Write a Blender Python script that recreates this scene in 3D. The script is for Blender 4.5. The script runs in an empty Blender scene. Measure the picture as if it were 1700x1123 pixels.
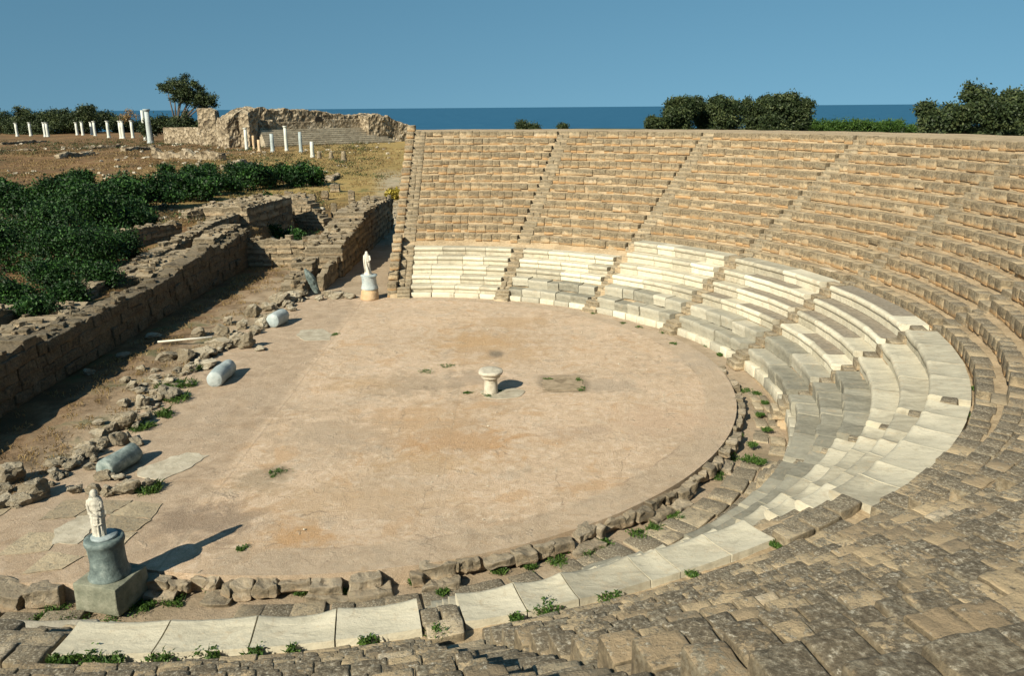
import bpy, bmesh, math, random
import numpy as np
from mathutils import Vector, Matrix
R = math.radians
random.seed(7)
rng = np.random.default_rng(11)
scene = bpy.context.scene
COL = scene.collection

# ------------------------------------------------------------------ camera, sky, sun, exposure
CAM_H = 10.0
PITCH = math.atan((561.5 - 178.0) / 1322.0)
ROLL = R(-0.46)
cd = bpy.data.cameras.new("camera"); cam = bpy.data.objects.new("camera", cd); COL.objects.link(cam)
cd.sensor_width = 36.0; cd.lens = 1322.0 / 1700.0 * 36.0
cd.clip_start = 0.1; cd.clip_end = 80000.0
cam.matrix_world = Matrix.Translation((0, 0, CAM_H)) @ Matrix.Rotation(R(90) - PITCH, 4, 'X') @ Matrix.Rotation(ROLL, 4, 'Z')
scene.camera = cam

SUN_EL = R(35.0)
SUN_DIR = Vector((-0.617 * math.cos(SUN_EL), -0.787 * math.cos(SUN_EL), math.sin(SUN_EL)))   # towards the sun
w = bpy.data.worlds.new("World"); scene.world = w; w.use_nodes = True
nt = w.node_tree; nt.nodes.clear()
wo = nt.nodes.new("ShaderNodeOutputWorld"); bg = nt.nodes.new("ShaderNodeBackground")
sky = nt.nodes.new("ShaderNodeTexSky"); sky.sky_type = 'NISHITA'; sky.sun_disc = False
sky.sun_elevation = SUN_EL; sky.sun_rotation = math.atan2(SUN_DIR.x, SUN_DIR.y)
sky.altitude = 100; sky.air_density = 1.0; sky.dust_density = 0.2; sky.ozone_density = 0.6
tcn = nt.nodes.new("ShaderNodeTexCoord"); vm = nt.nodes.new("ShaderNodeVectorMath"); vm.operation = 'MULTIPLY_ADD'   # a haze-free horizon: read the sky a little higher up
vm.inputs[1].default_value = (1, 1, .6); vm.inputs[2].default_value = (0, 0, .23)
nt.links.new(tcn.outputs['Generated'], vm.inputs[0]); nt.links.new(vm.outputs[0], sky.inputs[0])
hs = nt.nodes.new("ShaderNodeHueSaturation"); hs.inputs['Saturation'].default_value = 1.24; hs.inputs['Value'].default_value = 1.03; hs.inputs['Hue'].default_value = 0.476
nt.links.new(sky.outputs[0], hs.inputs['Color']); nt.links.new(hs.outputs[0], bg.inputs[0]); nt.links.new(bg.outputs[0], wo.inputs[0])
bg.inputs[1].default_value = 0.055
sd = bpy.data.lights.new("sun", 'SUN'); sun = bpy.data.objects.new("sun", sd); COL.objects.link(sun)
sd.energy = 5.0; sd.angle = R(0.53); sd.color = (1.0, 0.93, 0.76)
sun.rotation_euler = SUN_DIR.to_track_quat('Z', 'Y').to_euler()
scene.view_settings.view_transform = 'Standard'; scene.view_settings.look = 'None'
scene.view_settings.exposure = 0.66; scene.view_settings.gamma = 1.0

# ------------------------------------------------------------------ small helpers
def at(px, py, z):
    """world point at height z that the photograph shows at pixel px, py (1700 x 1123)"""
    u, v = px - 850.0, py - 561.5
    c, s = math.cos(ROLL), math.sin(ROLL)
    u, v = c * u + s * v, -s * u + c * v
    ct, st = math.cos(PITCH), math.sin(PITCH)
    d = (u / 1322.0, ct - v / 1322.0 * st, -st - v / 1322.0 * ct)
    t = (z - CAM_H) / d[2]
    return Vector((d[0] * t, d[1] * t, z))
def aty(px, py, Y):
    u, v = px - 850.0, py - 561.5
    c, s = math.cos(ROLL), math.sin(ROLL)
    u, v = c * u + s * v, -s * u + c * v
    ct, st = math.cos(PITCH), math.sin(PITCH)
    d = (u / 1322.0, ct - v / 1322.0 * st, -st - v / 1322.0 * ct)
    t = Y / d[1]
    return Vector((d[0] * t, Y, CAM_H + d[2] * t))

def _hash(ix, iy, iz, seed):
    h = (ix.astype(np.int64) * 374761393 + iy.astype(np.int64) * 668265263 + iz.astype(np.int64) * 2147483647 + seed * 1274126177) & 0xffffffff
    h = ((h ^ (h >> 13)) * 1274126177) & 0xffffffff
    h = ((h ^ (h >> 16)) * 2246822519) & 0xffffffff
    return ((h ^ (h >> 15)) & 0xffff).astype(float) / 32767.5 - 1.0
def vnoise(p, seed=0):
    i = np.floor(p); f = p - i; f = f * f * (3 - 2 * f); i = i.astype(np.int64)
    out = 0
    for a in (0, 1):
        for b in (0, 1):
            for c in (0, 1):
                wgt = (f[:, 0] if a else 1 - f[:, 0]) * (f[:, 1] if b else 1 - f[:, 1]) * (f[:, 2] if c else 1 - f[:, 2])
                out = out + wgt * _hash(i[:, 0] + a, i[:, 1] + b, i[:, 2] + c, seed)
    return out
def fbm(p, seed=0, octs=3):
    o = 0; a = 1.0
    for k in range(octs):
        o = o + a * vnoise(p * (2.03 ** k) + 11.3 * k, seed + k); a *= .5
    return o
def v3(p, seed=0, octs=2):
    return np.c_[fbm(p, seed, octs), fbm(p + 31.7, seed + 50, octs), fbm(p + 77.1, seed + 90, octs)]
def sstep(a, b, x):
    t = np.clip((x - a) / (b - a), 0, 1); return t * t * (3 - 2 * t)

class MB:
    def __init__(s): s.v = []; s.f = []; s.n = 0; s.at = {'tint': [], 'hgt': [], 'pat': []}
    def add(s, verts, faces, tint=0.5, hgt=0.5, pat=0.0):
        verts = np.asarray(verts, float); m = len(verts)
        s.v.append(verts); off = s.n
        if isinstance(faces, np.ndarray): s.f.append((faces + off).tolist())
        else: s.f.append([[i + off for i in q] for q in faces])
        for k, val in (('tint', tint), ('hgt', hgt), ('pat', pat)):
            s.at[k].append(np.broadcast_to(np.asarray(val, float), (m,)).copy())
        s.n += m
    def build(s, name, mat, parent=None, smooth=True, loc=None):
        me = bpy.data.meshes.new(name)
        V = np.concatenate(s.v)
        if loc is not None: V = V - np.array(loc)
        F = [q for fl in s.f for q in fl]
        me.from_pydata(V.tolist(), [], F)
        for k in s.at:
            a = me.attributes.new(k, 'FLOAT', 'POINT'); a.data.foreach_set('value', np.concatenate(s.at[k]).astype(np.float32))
        if smooth: me.polygons.foreach_set('use_smooth', np.ones(len(me.polygons), bool))
        me.materials.append(mat); me.update()
        o = bpy.data.objects.new(name, me); COL.objects.link(o)
        if loc is not None: o.location = loc
        if parent is not None:
            o.parent = parent
            off = Vector((0, 0, 0)); pp = parent
            while pp is not None: off += Vector(pp.location); pp = pp.parent
            o.location = (Vector(loc) if loc is not None else Vector((0, 0, 0))) - off
        return o

def tag(o, label=None, cat=None, group=None, kind=None):
    if label: o['label'] = label
    if cat: o['category'] = cat
    if group: o['group'] = group
    if kind: o['kind'] = kind
    return o
def empty(name, loc, label, cat, group=None):
    o = bpy.data.objects.new(name, None); COL.objects.link(o); o.location = loc; o.empty_display_size = .3
    return tag(o, label, cat, group)

# rounded block template ------------------------------------------------------
_tc = {}
def box_tmpl(nx, ny, nz):
    key = (nx, ny, nz)
    if key in _tc: return _tc[key]
    idx = {}; V = []; F = []
    def vid(i, j, k):
        t = (i, j, k)
        if t not in idx: idx[t] = len(V); V.append(t)
        return idx[t]
    def face(ax, val):
        dims = (nx, ny, nz); a, b = [d for d in (0, 1, 2) if d != ax]
        for i in range(dims[a]):
            for j in range(dims[b]):
                q = []
                for (di, dj) in ((0, 0), (1, 0), (1, 1), (0, 1)):
                    t = [0, 0, 0]; t[ax] = val; t[a] = i + di; t[b] = j + dj; q.append(vid(*t))
                flip = (val == 0)
                if ax == 1: flip = not flip
                F.append(q[::-1] if flip else q)
    for ax, d in ((0, nx), (1, ny), (2, nz)): face(ax, 0); face(ax, d)
    _tc[key] = (np.array(V), np.array(F)); return _tc[key]
def block_local(hx, hy, hz, n=(3, 3, 3), bev=.03, noise=.012, freq=4.0, seed=0):
    I, F = box_tmpl(*n); P = np.empty((len(I), 3)); ext = np.zeros((len(I), 3), bool)
    for ax, h in ((0, hx), (1, hy), (2, hz)):
        m = n[ax]; b = min(bev, h * .45)
        if m >= 3: vals = np.r_[-h, np.linspace(-h + b, h - b, m - 1), h]
        else: vals = np.linspace(-h, h, m + 1)
        P[:, ax] = vals[I[:, ax]]; ext[:, ax] = (I[:, ax] == 0) | (I[:, ax] == m)
    ne = ext.sum(1)
    for ax, h in ((0, hx), (1, hy), (2, hz)):
        b = min(bev, h * .45)
        pull = np.where(ne == 3, .55, np.where(ne == 2, .35, 0)) * b * ext[:, ax]
        P[:, ax] -= np.sign(P[:, ax]) * pull
    if noise: P = P + v3(P * freq + seed * 7.31, seed % 97, 2) * noise
    return P, F
def add_block(mb, hx, hy, hz, xf, n=(3, 3, 3), bev=.03, noise=.012, freq=4.0, seed=None, tint=None, pat=None, hr=(0, 1)):
    if seed is None: seed = random.randrange(100000)
    P, F = block_local(hx, hy, hz, n, bev, noise, freq, seed)
    mb.add(xf(P), F, random.random() if tint is None else tint, hr[0] + (hr[1] - hr[0]) * np.clip((P[:, 2] / hz + 1) / 2, 0, 1), random.random() if pat is None else pat)
def xf_lin(c, rz=0.0, tilt=0.0, tx=0.0):
    M = np.array((Matrix.Rotation(rz, 3, 'Z') @ Matrix.Rotation(tilt, 3, 'Y') @ Matrix.Rotation(tx, 3, 'X')))
    c = np.array(c, float)
    return lambda P: P @ M.T + c

C = np.array([-5.47, 27.70])        # centre of the seating arcs
FC = np.array([-5.52, 29.32])       # centre of the orchestra floor
RF = 13.74
def pol(a, r, z, c=C): return np.c_[c[0] + r * np.cos(a), c[1] + r * np.sin(a), z]
def xf_pol(a0, r0, z0, c=C):
    def f(P):
        a = a0 + P[:, 0] / r0; r = r0 + P[:, 1]
        return np.c_[c[0] + r * np.cos(a), c[1] + r * np.sin(a), z0 + P[:, 2]]
    return f

# ------------------------------------------------------------------ materials
class NB:
    def __init__(s, name):
        s.m = bpy.data.materials.new(name); s.m.use_nodes = True; s.t = s.m.node_tree; s.t.nodes.clear()
        s.out = s.t.nodes.new("ShaderNodeOutputMaterial"); s.b = s.t.nodes.new("ShaderNodeBsdfPrincipled")
        s.t.links.new(s.b.outputs[0], s.out.inputs[0])
        s.b.inputs['Roughness'].default_value = .9; s.b.inputs['Specular IOR Level'].default_value = .25
        s.pos = s.t.nodes.new("ShaderNodeNewGeometry").outputs['Position']
    def L(s, a, b): s.t.links.new(a, b)
    def _set(s, inp, v):
        if hasattr(v, 'is_linked') or isinstance(v, bpy.types.NodeSocket): s.L(v, inp)
        else: inp.default_value = v
    def noise(s, scale, detail=6, rough=.6, vec=None, dist=0.0):
        n = s.t.nodes.new("ShaderNodeTexNoise"); n.inputs['Scale'].default_value = scale; n.inputs['Detail'].default_value = detail
        n.inputs['Roughness'].default_value = rough; n.inputs['Distortion'].default_value = dist
        s.L(vec or s.pos, n.inputs['Vector']); return n.outputs['Fac']
    def voro(s, scale, feature='F1', vec=None, out='Distance'):
        n = s.t.nodes.new("ShaderNodeTexVoronoi"); n.feature = feature; n.inputs['Scale'].default_value = scale
        s.L(vec or s.pos, n.inputs['Vector']); return n.outputs[out]
    def attr(s, name):
        n = s.t.nodes.new("ShaderNodeAttribute"); n.attribute_name = name; return n.outputs['Fac']
    def math(s, op, a, b=0.0, clamp=False):
        n = s.t.nodes.new("ShaderNodeMath"); n.operation = op; n.use_clamp = clamp
        s._set(n.inputs[0], a); s._set(n.inputs[1], b); return n.outputs[0]
    def ramp(s, fac, stops):
        n = s.t.nodes.new("ShaderNodeValToRGB"); s.L(fac, n.inputs[0]); cr = n.color_ramp
        while len(cr.elements) > 1: cr.elements.remove(cr.elements[-1])
        for i, (p, c) in enumerate(stops):
            e = cr.elements[0] if i == 0 else cr.elements.new(p)
            e.position = p; e.color = (*c, 1) if len(c) == 3 else c
        return n.outputs[0]
    def step(s, fac, a, b):
        n = s.t.nodes.new("ShaderNodeMapRange"); n.interpolation_type = 'SMOOTHSTEP'; s._set(n.inputs[0], fac)
        n.inputs[1].default_value = a; n.inputs[2].default_value = b; return n.outputs[0]
    def mix(s, fac, a, b, mode='MIX'):
        n = s.t.nodes.new("ShaderNodeMix"); n.data_type = 'RGBA'; n.blend_type = mode
        s._set(n.inputs[0], fac)
        for inp, v in ((n.inputs[6], a), (n.inputs[7], b)):
            if isinstance(v, tuple): inp.default_value = (*v, 1)
            else: s.L(v, inp)
        return n.outputs[2]
    def dist(s, x, y, sx=1.0, sy=1.0):
        m = s.t.nodes.new("ShaderNodeVectorMath"); m.operation = 'SUBTRACT'; s.L(s.pos, m.inputs[0]); m.inputs[1].default_value = (x, y, 0)
        k = s.t.nodes.new("ShaderNodeVectorMath"); k.operation = 'MULTIPLY'; s.L(m.outputs[0], k.inputs[0]); k.inputs[1].default_value = (1 / sx, 1 / sy, 0)
        l = s.t.nodes.new("ShaderNodeVectorMath"); l.operation = 'LENGTH'; s.L(k.outputs[0], l.inputs[0]); return l.outputs['Value']
    def sep(s):
        n = s.t.nodes.new("ShaderNodeSeparateXYZ"); s.L(s.pos, n.inputs[0]); return n.outputs
    def fin(s, color, bumps=(), rough=None, bstr=.5):
        if isinstance(color, tuple): s.b.inputs['Base Color'].default_value = (*color, 1)
        else: s.L(color, s.b.inputs['Base Color'])
        prev = None
        for (h, dist) in bumps:
            n = s.t.nodes.new("ShaderNodeBump"); n.inputs['Strength'].default_value = bstr; n.inputs['Distance'].default_value = dist
            s.L(h, n.inputs['Height'])
            if prev: s.L(prev, n.inputs['Normal'])
            prev = n.outputs[0]
        if prev: s.L(prev, s.b.inputs['Normal'])
        if rough is not None: s._set(s.b.inputs['Roughness'], rough)
        return s.m

def m_limestone(name, light=(.42, .325, .20), mid=(.315, .237, .145), grey=(.21, .17, .115), lich=1.0, orange=1.0, bs=.8, bd=1.0, th=.05):
    n = NB(name); t = n.attr('tint'); h = n.attr('hgt'); p = n.attr('pat')
    nz = n.t.nodes.new("ShaderNodeSeparateXYZ"); n.L(n.t.nodes.new("ShaderNodeNewGeometry").outputs['True Normal'], nz.inputs[0])
    up = n.step(nz.outputs[2], .55, .85)
    a = n.noise(2.2, 6, .65); b = n.noise(11, 8, .7); c = n.noise(30, 6, .78); d = n.noise(3.6, 9, .72, dist=.6); e = n.noise(19, 6, .7)
    base = n.ramp(n.math('ADD', n.math('MULTIPLY', t, .75), n.math('MULTIPLY', a, .35)),
                  [(.12, grey), (.36, mid), (.62, light), (.90, tuple(min(1, x * 1.2) for x in light)), (1.02, (.55, .48, .37))])
    base = n.mix(n.math('MULTIPLY', n.step(b, .40, .62), .3), base, (.43, .32, .20)); base = n.mix(n.math('MULTIPLY', n.step(n.noise(.45, 5, .65), .48, .62), .4), base, (.17, .138, .092))
    wm = n.math('MULTIPLY', n.step(n.math('ADD', n.math('ADD', h, n.math('MULTIPLY', n.math('SUBTRACT', d, .5), 1.5)), n.math('MULTIPLY', p, -.3)), .22, .55), n.math('SUBTRACT', 1.0, up), True)
    wm = n.math('MULTIPLY', wm, .92 * lich)
    base = n.mix(wm, base, n.ramp(b, [(.32, (.070, .056, .037)), (.48, (.145, .115, .073)), (.58, (.22, .175, .11)), (.7, (.33, .26, .165))]))
    om = n.math('MULTIPLY', n.step(n.math('ADD', n.math('MULTIPLY', b, .9), n.math('SUBTRACT', .60, h)), .58, .92), .72 * orange, True)   # iron stained undersides
    base = n.mix(om, base, (.42, .24, .10))
    # lichen on the exposed tops: dark crust with pale flecks, block by block
    lm = n.step(n.math('ADD', n.math('ADD', n.math('MULTIPLY', n.math('SUBTRACT', d, .5), 1.35), n.math('MULTIPLY', n.math('SUBTRACT', e, .5), .9)), n.math('MULTIPLY', p, .55)), th, th + .13)
    lm = n.math('MULTIPLY', n.math('MULTIPLY', lm, n.math('ADD', n.math('MULTIPLY', up, .85), .12)), .9 * lich, True)
    lm = n.math('MULTIPLY', lm, n.math('ADD', .25, n.math('MULTIPLY', n.step(n.sep()[1], 36, 19), .75)))
    crust = n.ramp(n.math('ADD', n.math('MULTIPLY', c, .6), n.math('MULTIPLY', e, .4)), [(.35, (.042, .034, .025)), (.45, (.092, .076, .054)), (.515, (.165, .14, .10)), (.56, (.30, .262, .195)), (.60, (.62, .57, .46))])
    base = n.mix(lm, base, crust)
    gm = n.math('MULTIPLY', n.math('MULTIPLY', n.step(n.noise(1.5, 6, .6), .52, .62), n.step(e, .44, .58)), .5 * lich, True)
    base = n.mix(gm, base, (.30, .265, .19))
    base = n.mix(n.math('MULTIPLY', n.step(c, .54, .74), .4), base, (.11, .08, .05))
    return n.fin(base, [(a, .05 * bd), (b, .04 * bd), (c, .014 * bd)], .95, bs)
def m_mortar():
    n = NB("earth_mortar"); a = n.noise(1.1, 6, .6); b = n.noise(9, 8, .7); c = n.noise(60, 3, .7)
    base = n.ramp(n.math('ADD', n.math('MULTIPLY', a, .5), n.math('MULTIPLY', b, .5)), [(.32, (.20, .15, .09)), (.46, (.345, .26, .16)), (.56, (.45, .35, .225)), (.7, (.41, .25, .12))])
    base = n.mix(n.math('MULTIPLY', n.step(c, .52, .72), .4), base, (.13, .09, .06))
    return n.fin(base, [(b, .05), (c, .015)], .97, .8)
def m_marble():
    n = NB("seat_marble"); t = n.attr('tint'); p = n.attr('pat'); h = n.attr('hgt')
    mp = n.t.nodes.new("ShaderNodeMapping"); n.L(n.pos, mp.inputs[0]); mp.inputs['Scale'].default_value = (1.0, 2.6, 3.0); mp.inputs['Rotation'].default_value = (0, 0, .5)
    a = n.noise(1.6, 6, .62, mp.outputs[0], .5); b = n.noise(7, 8, .7); c = n.noise(38, 4, .7)
    cream = n.ramp(n.math('ADD', n.math('MULTIPLY', t, .5), n.math('MULTIPLY', a, .6)), [(.25, (.31, .28, .21)), (.45, (.47, .43, .325)), (.65, (.57, .52, .40)), (.85, (.64, .60, .47))])
    cream = n.mix(n.math('MULTIPLY', n.step(b, .56, .72), .5), cream, (.50, .37, .22))
    brown = n.ramp(n.math('ADD', n.math('MULTIPLY', b, .6), n.math('MULTIPLY', a, .4)), [(.35, (.15, .127, .096)), (.5, (.235, .20, .152)), (.66, (.34, .295, .23))])
    grey = n.ramp(n.math('ADD', n.math('ADD', n.math('MULTIPLY', b, .35), n.math('MULTIPLY', a, .25)), n.math('MULTIPLY', t, .4)), [(.25, (.16, .15, .115)), (.42, (.27, .253, .197)), (.58, (.36, .335, .262)), (.8, (.52, .475, .37))])
    k = n.math('ADD', p, n.math('MULTIPLY', n.math('SUBTRACT', a, .5), .55))
    col = n.mix(n.step(k, .22, .5), cream, brown)
    col = n.mix(n.step(p, .72, .8), col, grey)
    st_ = n.t.nodes.new('ShaderNodeMapping'); n.L(n.pos, st_.inputs[0]); st_.inputs['Scale'].default_value = (4.0, 4.0, .6)
    strk = n.noise(1.4, 6, .72, st_.outputs[0])
    col = n.mix(n.math('MULTIPLY', n.step(strk, .53, .68), .32), col, (.22, .19, .135)); col = n.mix(n.math('MULTIPLY', n.step(n.noise(2.1, 7, .7, dist=1.0), .56, .66), .35), col, (.36, .275, .175))
    grime_shade = n.math('MULTIPLY', n.step(n.math('ADD', n.math('SUBTRACT', .5, h), n.math('MULTIPLY', b, .6)), .55, .85), .55, True)  # grime tone on the risers; shade under the nosing put into the colour
    col = n.mix(grime_shade, col, (.30, .205, .115)); col = n.mix(n.math('MULTIPLY', n.step(n.noise(3.3, 8, .75, mp.outputs[0]), .54, .66), .4), col, (.25, .225, .175))
    col = n.mix(n.math('MULTIPLY', n.step(c, .58, .74), .35), col, (.15, .13, .10))
    return n.fin(col, [(a, .03), (b, .018), (c, .006)], .75, .7)
def m_floor():
    n = NB("orchestra_floor"); x = n.sep()
    a = n.noise(.32, 5, .6); b = n.noise(1.7, 8, .66, dist=.4); c = n.noise(26, 6, .8); d = n.noise(75, 3, .7); e = n.noise(.9, 5, .6, dist=.8)
    base = n.ramp(n.math('ADD', n.math('MULTIPLY', a, .5), n.math('MULTIPLY', b, .5)), [(.36, (.36, .257, .165)), (.48, (.50, .363, .24)), (.58, (.565, .415, .285)), (.70, (.61, .465, .335))])
    wv_ = n.t.nodes.new('ShaderNodeVectorMath'); wv_.operation = 'MULTIPLY_ADD'; wn_ = n.t.nodes.new('ShaderNodeTexNoise'); wn_.inputs['Scale'].default_value = 1.3; wn_.inputs['Detail'].default_value = 5; n.L(n.pos, wn_.inputs['Vector'])
    n.L(wn_.outputs['Color'], wv_.inputs[0]); wv_.inputs[1].default_value = (1.1, 1.1, 0); n.L(n.pos, wv_.inputs[2]); wv = wv_.outputs[0]
    g2 = n.noise(3.6, 7, .72, dist=.7); g3 = n.noise(.75, 6, .65, dist=1.2)
    base = n.mix(n.math('MULTIPLY', n.step(g2, .50, .62), .55), base, (.66, .54, .41))
    base = n.mix(n.math('MULTIPLY', n.step(g2, .46, .34), .55), base, (.30, .222, .148))
    base = n.mix(n.math('MULTIPLY', n.step(g3, .55, .63), .4), base, (.36, .30, .225))
    base = n.mix(n.math('MULTIPLY', n.step(g3, .45, .36), .65), base, (.46, .285, .145))
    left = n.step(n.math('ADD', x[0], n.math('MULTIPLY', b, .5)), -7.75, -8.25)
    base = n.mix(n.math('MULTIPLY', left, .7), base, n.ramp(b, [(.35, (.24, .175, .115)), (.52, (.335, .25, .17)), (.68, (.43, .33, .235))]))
    dF = n.dist(FC[0], FC[1])
    ring = n.math('MULTIPLY', n.step(n.math('ADD', dF, n.math('MULTIPLY', b, .4)), 12.75, 12.95), n.step(x[0], -7.5, -6.5))
    base = n.mix(n.math('MULTIPLY', ring, .55), base, n.ramp(b, [(.35, (.29, .225, .155)), (.6, (.40, .315, .22))]))
    crack = n.math('MULTIPLY', n.math('MULTIPLY', n.step(n.math('ABSOLUTE', n.math('SUBTRACT', n.math('ADD', dF, n.math('MULTIPLY', b, .4)), 12.85)), .06, .01), n.step(n.noise(.8, 4), .48, .62)), .5)
    base = n.mix(crack, base, (.15, .10, .07))
    # rust and damp stains, each with its own outline; behind the altar a hole's shade is painted in
    for (px, py, sx, sy, col, k) in [(760, 735, 2.2, 1.3, (.44, .245, .10), .75), (690, 700, 2.6, 1.5, (.44, .27, .13), .55), (800, 570, 2.8, 2.2, (.42, .26, .12), .7),
                                     (690, 640, 1.9, 1.5, (.30, .23, .155), .55), (790, 630, 1.5, 1.1, (.28, .215, .15), .5), (490, 890, 1.1, .6, (.46, .25, .09), .8),
                                     (340, 865, 1.7, 1.2, (.20, .145, .10), .7), (600, 640, 1.5, 1.0, (.43, .28, .14), .4), (720, 770, 1.8, .9, (.42, .27, .13), .5), (850, 590, 1.6, 1.5, (.44, .28, .14), .5),
                                     (1010, 640, 1.3, 1.1, (.31, .25, .185), .45), (905, 636, .35, .9, (.13, .10, .06), .75), (968, 638, .3, .9, (.13, .10, .06), .75), (935, 626, 1.0, .25, (.13, .10, .06), .7), (938, 649, 1.0, .25, (.14, .11, .065), .7), (1180, 600, 2.0, 1.4, (.35, .29, .22), .5), (1100, 700, 2.2, 1.6, (.52, .36, .24), .5), (430, 800, 1.2, .7, (.24, .19, .12), .5), (825, 588, .42, .62, (.10, .075, .045), .85), (458, 785, .5, .6, (.17, .13, .08), .7), (960, 720, 1.3, .8, (.36, .27, .195), .4), (560, 720, 2.2, 1.6, (.36, .275, .19), .55), (600, 830, 3.0, 1.2, (.45, .31, .18), .45), (850, 535, 2.2, 1.2, (.42, .26, .12), .5)]:
        p = at(px, py, 0); dd = n.dist(p.x, p.y, sx, sy)
        m = n.math('MULTIPLY', n.step(n.math('ADD', dd, n.math('MULTIPLY', n.math('SUBTRACT', b, .5), 3.2 * min(1, sx, sy * 1.6))), 1.2, .3), min(1, k * 1.2))
        base = n.mix(m, base, col)
    ck = n.math('MULTIPLY', n.math('MULTIPLY', n.step(n.voro(.55, 'DISTANCE_TO_EDGE', vec=wv), .012, .003), n.step(n.noise(.7, 4), .50, .60)), .6)
    base = n.mix(ck, base, (.16, .115, .075))
    cell = n.voro(.42, 'F1', vec=wv, out='Color')
    base = n.mix(n.math('MULTIPLY', n.step(cell, .45, .75), .22), base, (.36, .29, .215))
    # faint casting joints of the modern floor
    for (ax, off, wd) in ((0, -8.0, .05), (1, 24.6, .03), (0, -1.9, .02)):
        ln = n.step(n.math('ABSOLUTE', n.math('SUBTRACT', n.math('ADD', x[ax], n.math('MULTIPLY', e, .12)), off)), wd, wd * .3)
        base = n.mix(n.math('MULTIPLY', ln, .28), base, (.17, .125, .085))
    speck = n.noise(55, 4, .85)
    chips = n.math('MULTIPLY', n.step(e, .60, .66), n.step(b, .47, .56))
    base = n.mix(n.math('MULTIPLY', chips, .45), base, (.31, .25, .185))
    base = n.mix(n.math('MULTIPLY', n.step(c, .53, .68), .34), base, (.24, .165, .105))
    base = n.mix(n.math('MULTIPLY', n.step(c, .46, .30), .45), base, (.62, .50, .38))
    base = n.mix(n.math('MULTIPLY', n.step(speck, .51, .60), .6), base, (.25, .18, .12)); base = n.mix(n.math('MULTIPLY', n.step(speck, .47, .38), .6), base, (.68, .56, .43))
    base = n.mix(n.math('MULTIPLY', n.step(n.voro(3.2), .06, .03), .8), base, (.10, .075, .05))
    return n.fin(base, [(b, .04), (g2, .03), (c, .03), (d, .010), (chips, .012)], .95, .85)
def m_ground():
    n = NB("dry_ground"); x = n.sep()
    a = n.noise(.05, 6, .6); b = n.noise(.5, 8, .68); c = n.noise(6, 8, .75); d = n.noise(40, 3, .7)
    f = n.math('ADD', n.math('MULTIPLY', a, .35), n.math('MULTIPLY', b, .65))
    brown = n.ramp(f, [(.33, (.045, .040, .018)), (.44, (.115, .066, .030)), (.54, (.19, .105, .045)), (.68, (.33, .225, .115))])
    ochre = n.ramp(f, [(.35, (.15, .12, .04)), (.5, (.31, .215, .075)), (.64, (.42, .30, .12))])
    far = n.math('MULTIPLY', n.step(n.math('ADD', x[1], n.math('MULTIPLY', b, 30)), 85, 120), n.step(n.math('ADD', x[0], n.math('MULTIPLY', b, 20)), -62, -30))
    base = n.mix(far, brown, ochre)
    pale = n.math('MULTIPLY', n.step(n.math('ADD', x[0], n.math('MULTIPLY', b, 7)), -13.5, -9.5), n.math('MULTIPLY', n.step(x[1], 10, 14), n.step(x[1], 70, 60)))
    base = n.mix(n.math('MULTIPLY', pale, .92), base, n.ramp(n.math('ADD', n.math('MULTIPLY', b, .6), n.math('MULTIPLY', c, .4)), [(.35, (.24, .19, .12)), (.5, (.37, .285, .195)), (.66, (.47, .385, .28))]))
    pth = n.math('MULTIPLY', n.step(n.math('ADD', n.math('ADD', x[0], n.math('MULTIPLY', x[1], .165)), n.math('MULTIPLY', b, 6)), 1.5, 5), n.math('MULTIPLY', n.step(x[1], 58, 64), n.step(n.math('ADD', x[1], n.math('MULTIPLY', b, 12)), 148, 128)))
    base = n.mix(n.math('MULTIPLY', pth, .85), base, n.ramp(n.math('ADD', n.math('MULTIPLY', b, .5), n.math('MULTIPLY', c, .5)), [(.38, (.22, .175, .11)), (.5, (.39, .325, .225)), (.64, (.50, .43, .32))]))
    base = n.mix(n.math('MULTIPLY', n.step(x[0], -6, 0), n.step(x[1], 64, 80)), base, (.05, .06, .022))
    grn = n.math('MULTIPLY', n.math('MULTIPLY', n.step(b, .50, .62), n.step(x[0], -11.5, -13.5)), n.step(n.noise(.22, 4), .42, .56))
    base = n.mix(n.math('MULTIPLY', grn, .7), base, (.055, .075, .022))
    base = n.mix(n.math('MULTIPLY', n.step(c, .54, .70), .55), base, (.06, .045, .024))
    base = n.mix(n.math('MULTIPLY', n.step(d, .62, .72), .5), base, (.42, .33, .21))
    return n.fin(base, [(c, .08), (d, .03), (b, .15)], .97, .8)
def m_stone2(name, stops, spec=.25, rough=.85, sc=1.0):
    n = NB(name); t = n.attr('tint'); a = n.math('ADD', n.math('MULTIPLY', n.math('SUBTRACT', n.noise(2.5 * sc, 7, .65), .5), 1.9), .5); b = n.noise(13 * sc, 7, .7); c = n.noise(55 * sc, 3, .7)
    col = n.ramp(n.math('ADD', n.math('ADD', n.math('MULTIPLY', t, .4), n.math('MULTIPLY', a, .45)), n.math('MULTIPLY', b, .25)), stops)
    col = n.mix(n.math('MULTIPLY', n.step(b, .57, .70), .45), col, tuple(x * .4 for x in stops[0][1]))
    n.b.inputs['Specular IOR Level'].default_value = spec
    return n.fin(col, [(a, .03), (b, .02), (c, .008)], rough, .7)
def m_leaf(name, dark, mid, light, trans=.15):
    n = NB(name); t = n.attr('tint'); col = n.ramp(t, [(0, dark), (.5, mid), (1, light)])
    n.b.inputs['Roughness'].default_value = .6; n.b.inputs['Specular IOR Level'].default_value = .3
    tr = n.t.nodes.new("ShaderNodeBsdfTranslucent"); n.L(col, tr.inputs[0]); mx = n.t.nodes.new("ShaderNodeMixShader"); mx.inputs[0].default_value = trans
    n.L(n.b.outputs[0], mx.inputs[1]); n.L(tr.outputs[0], mx.inputs[2]); n.L(mx.outputs[0], n.out.inputs[0])
    return n.fin(col)

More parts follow.
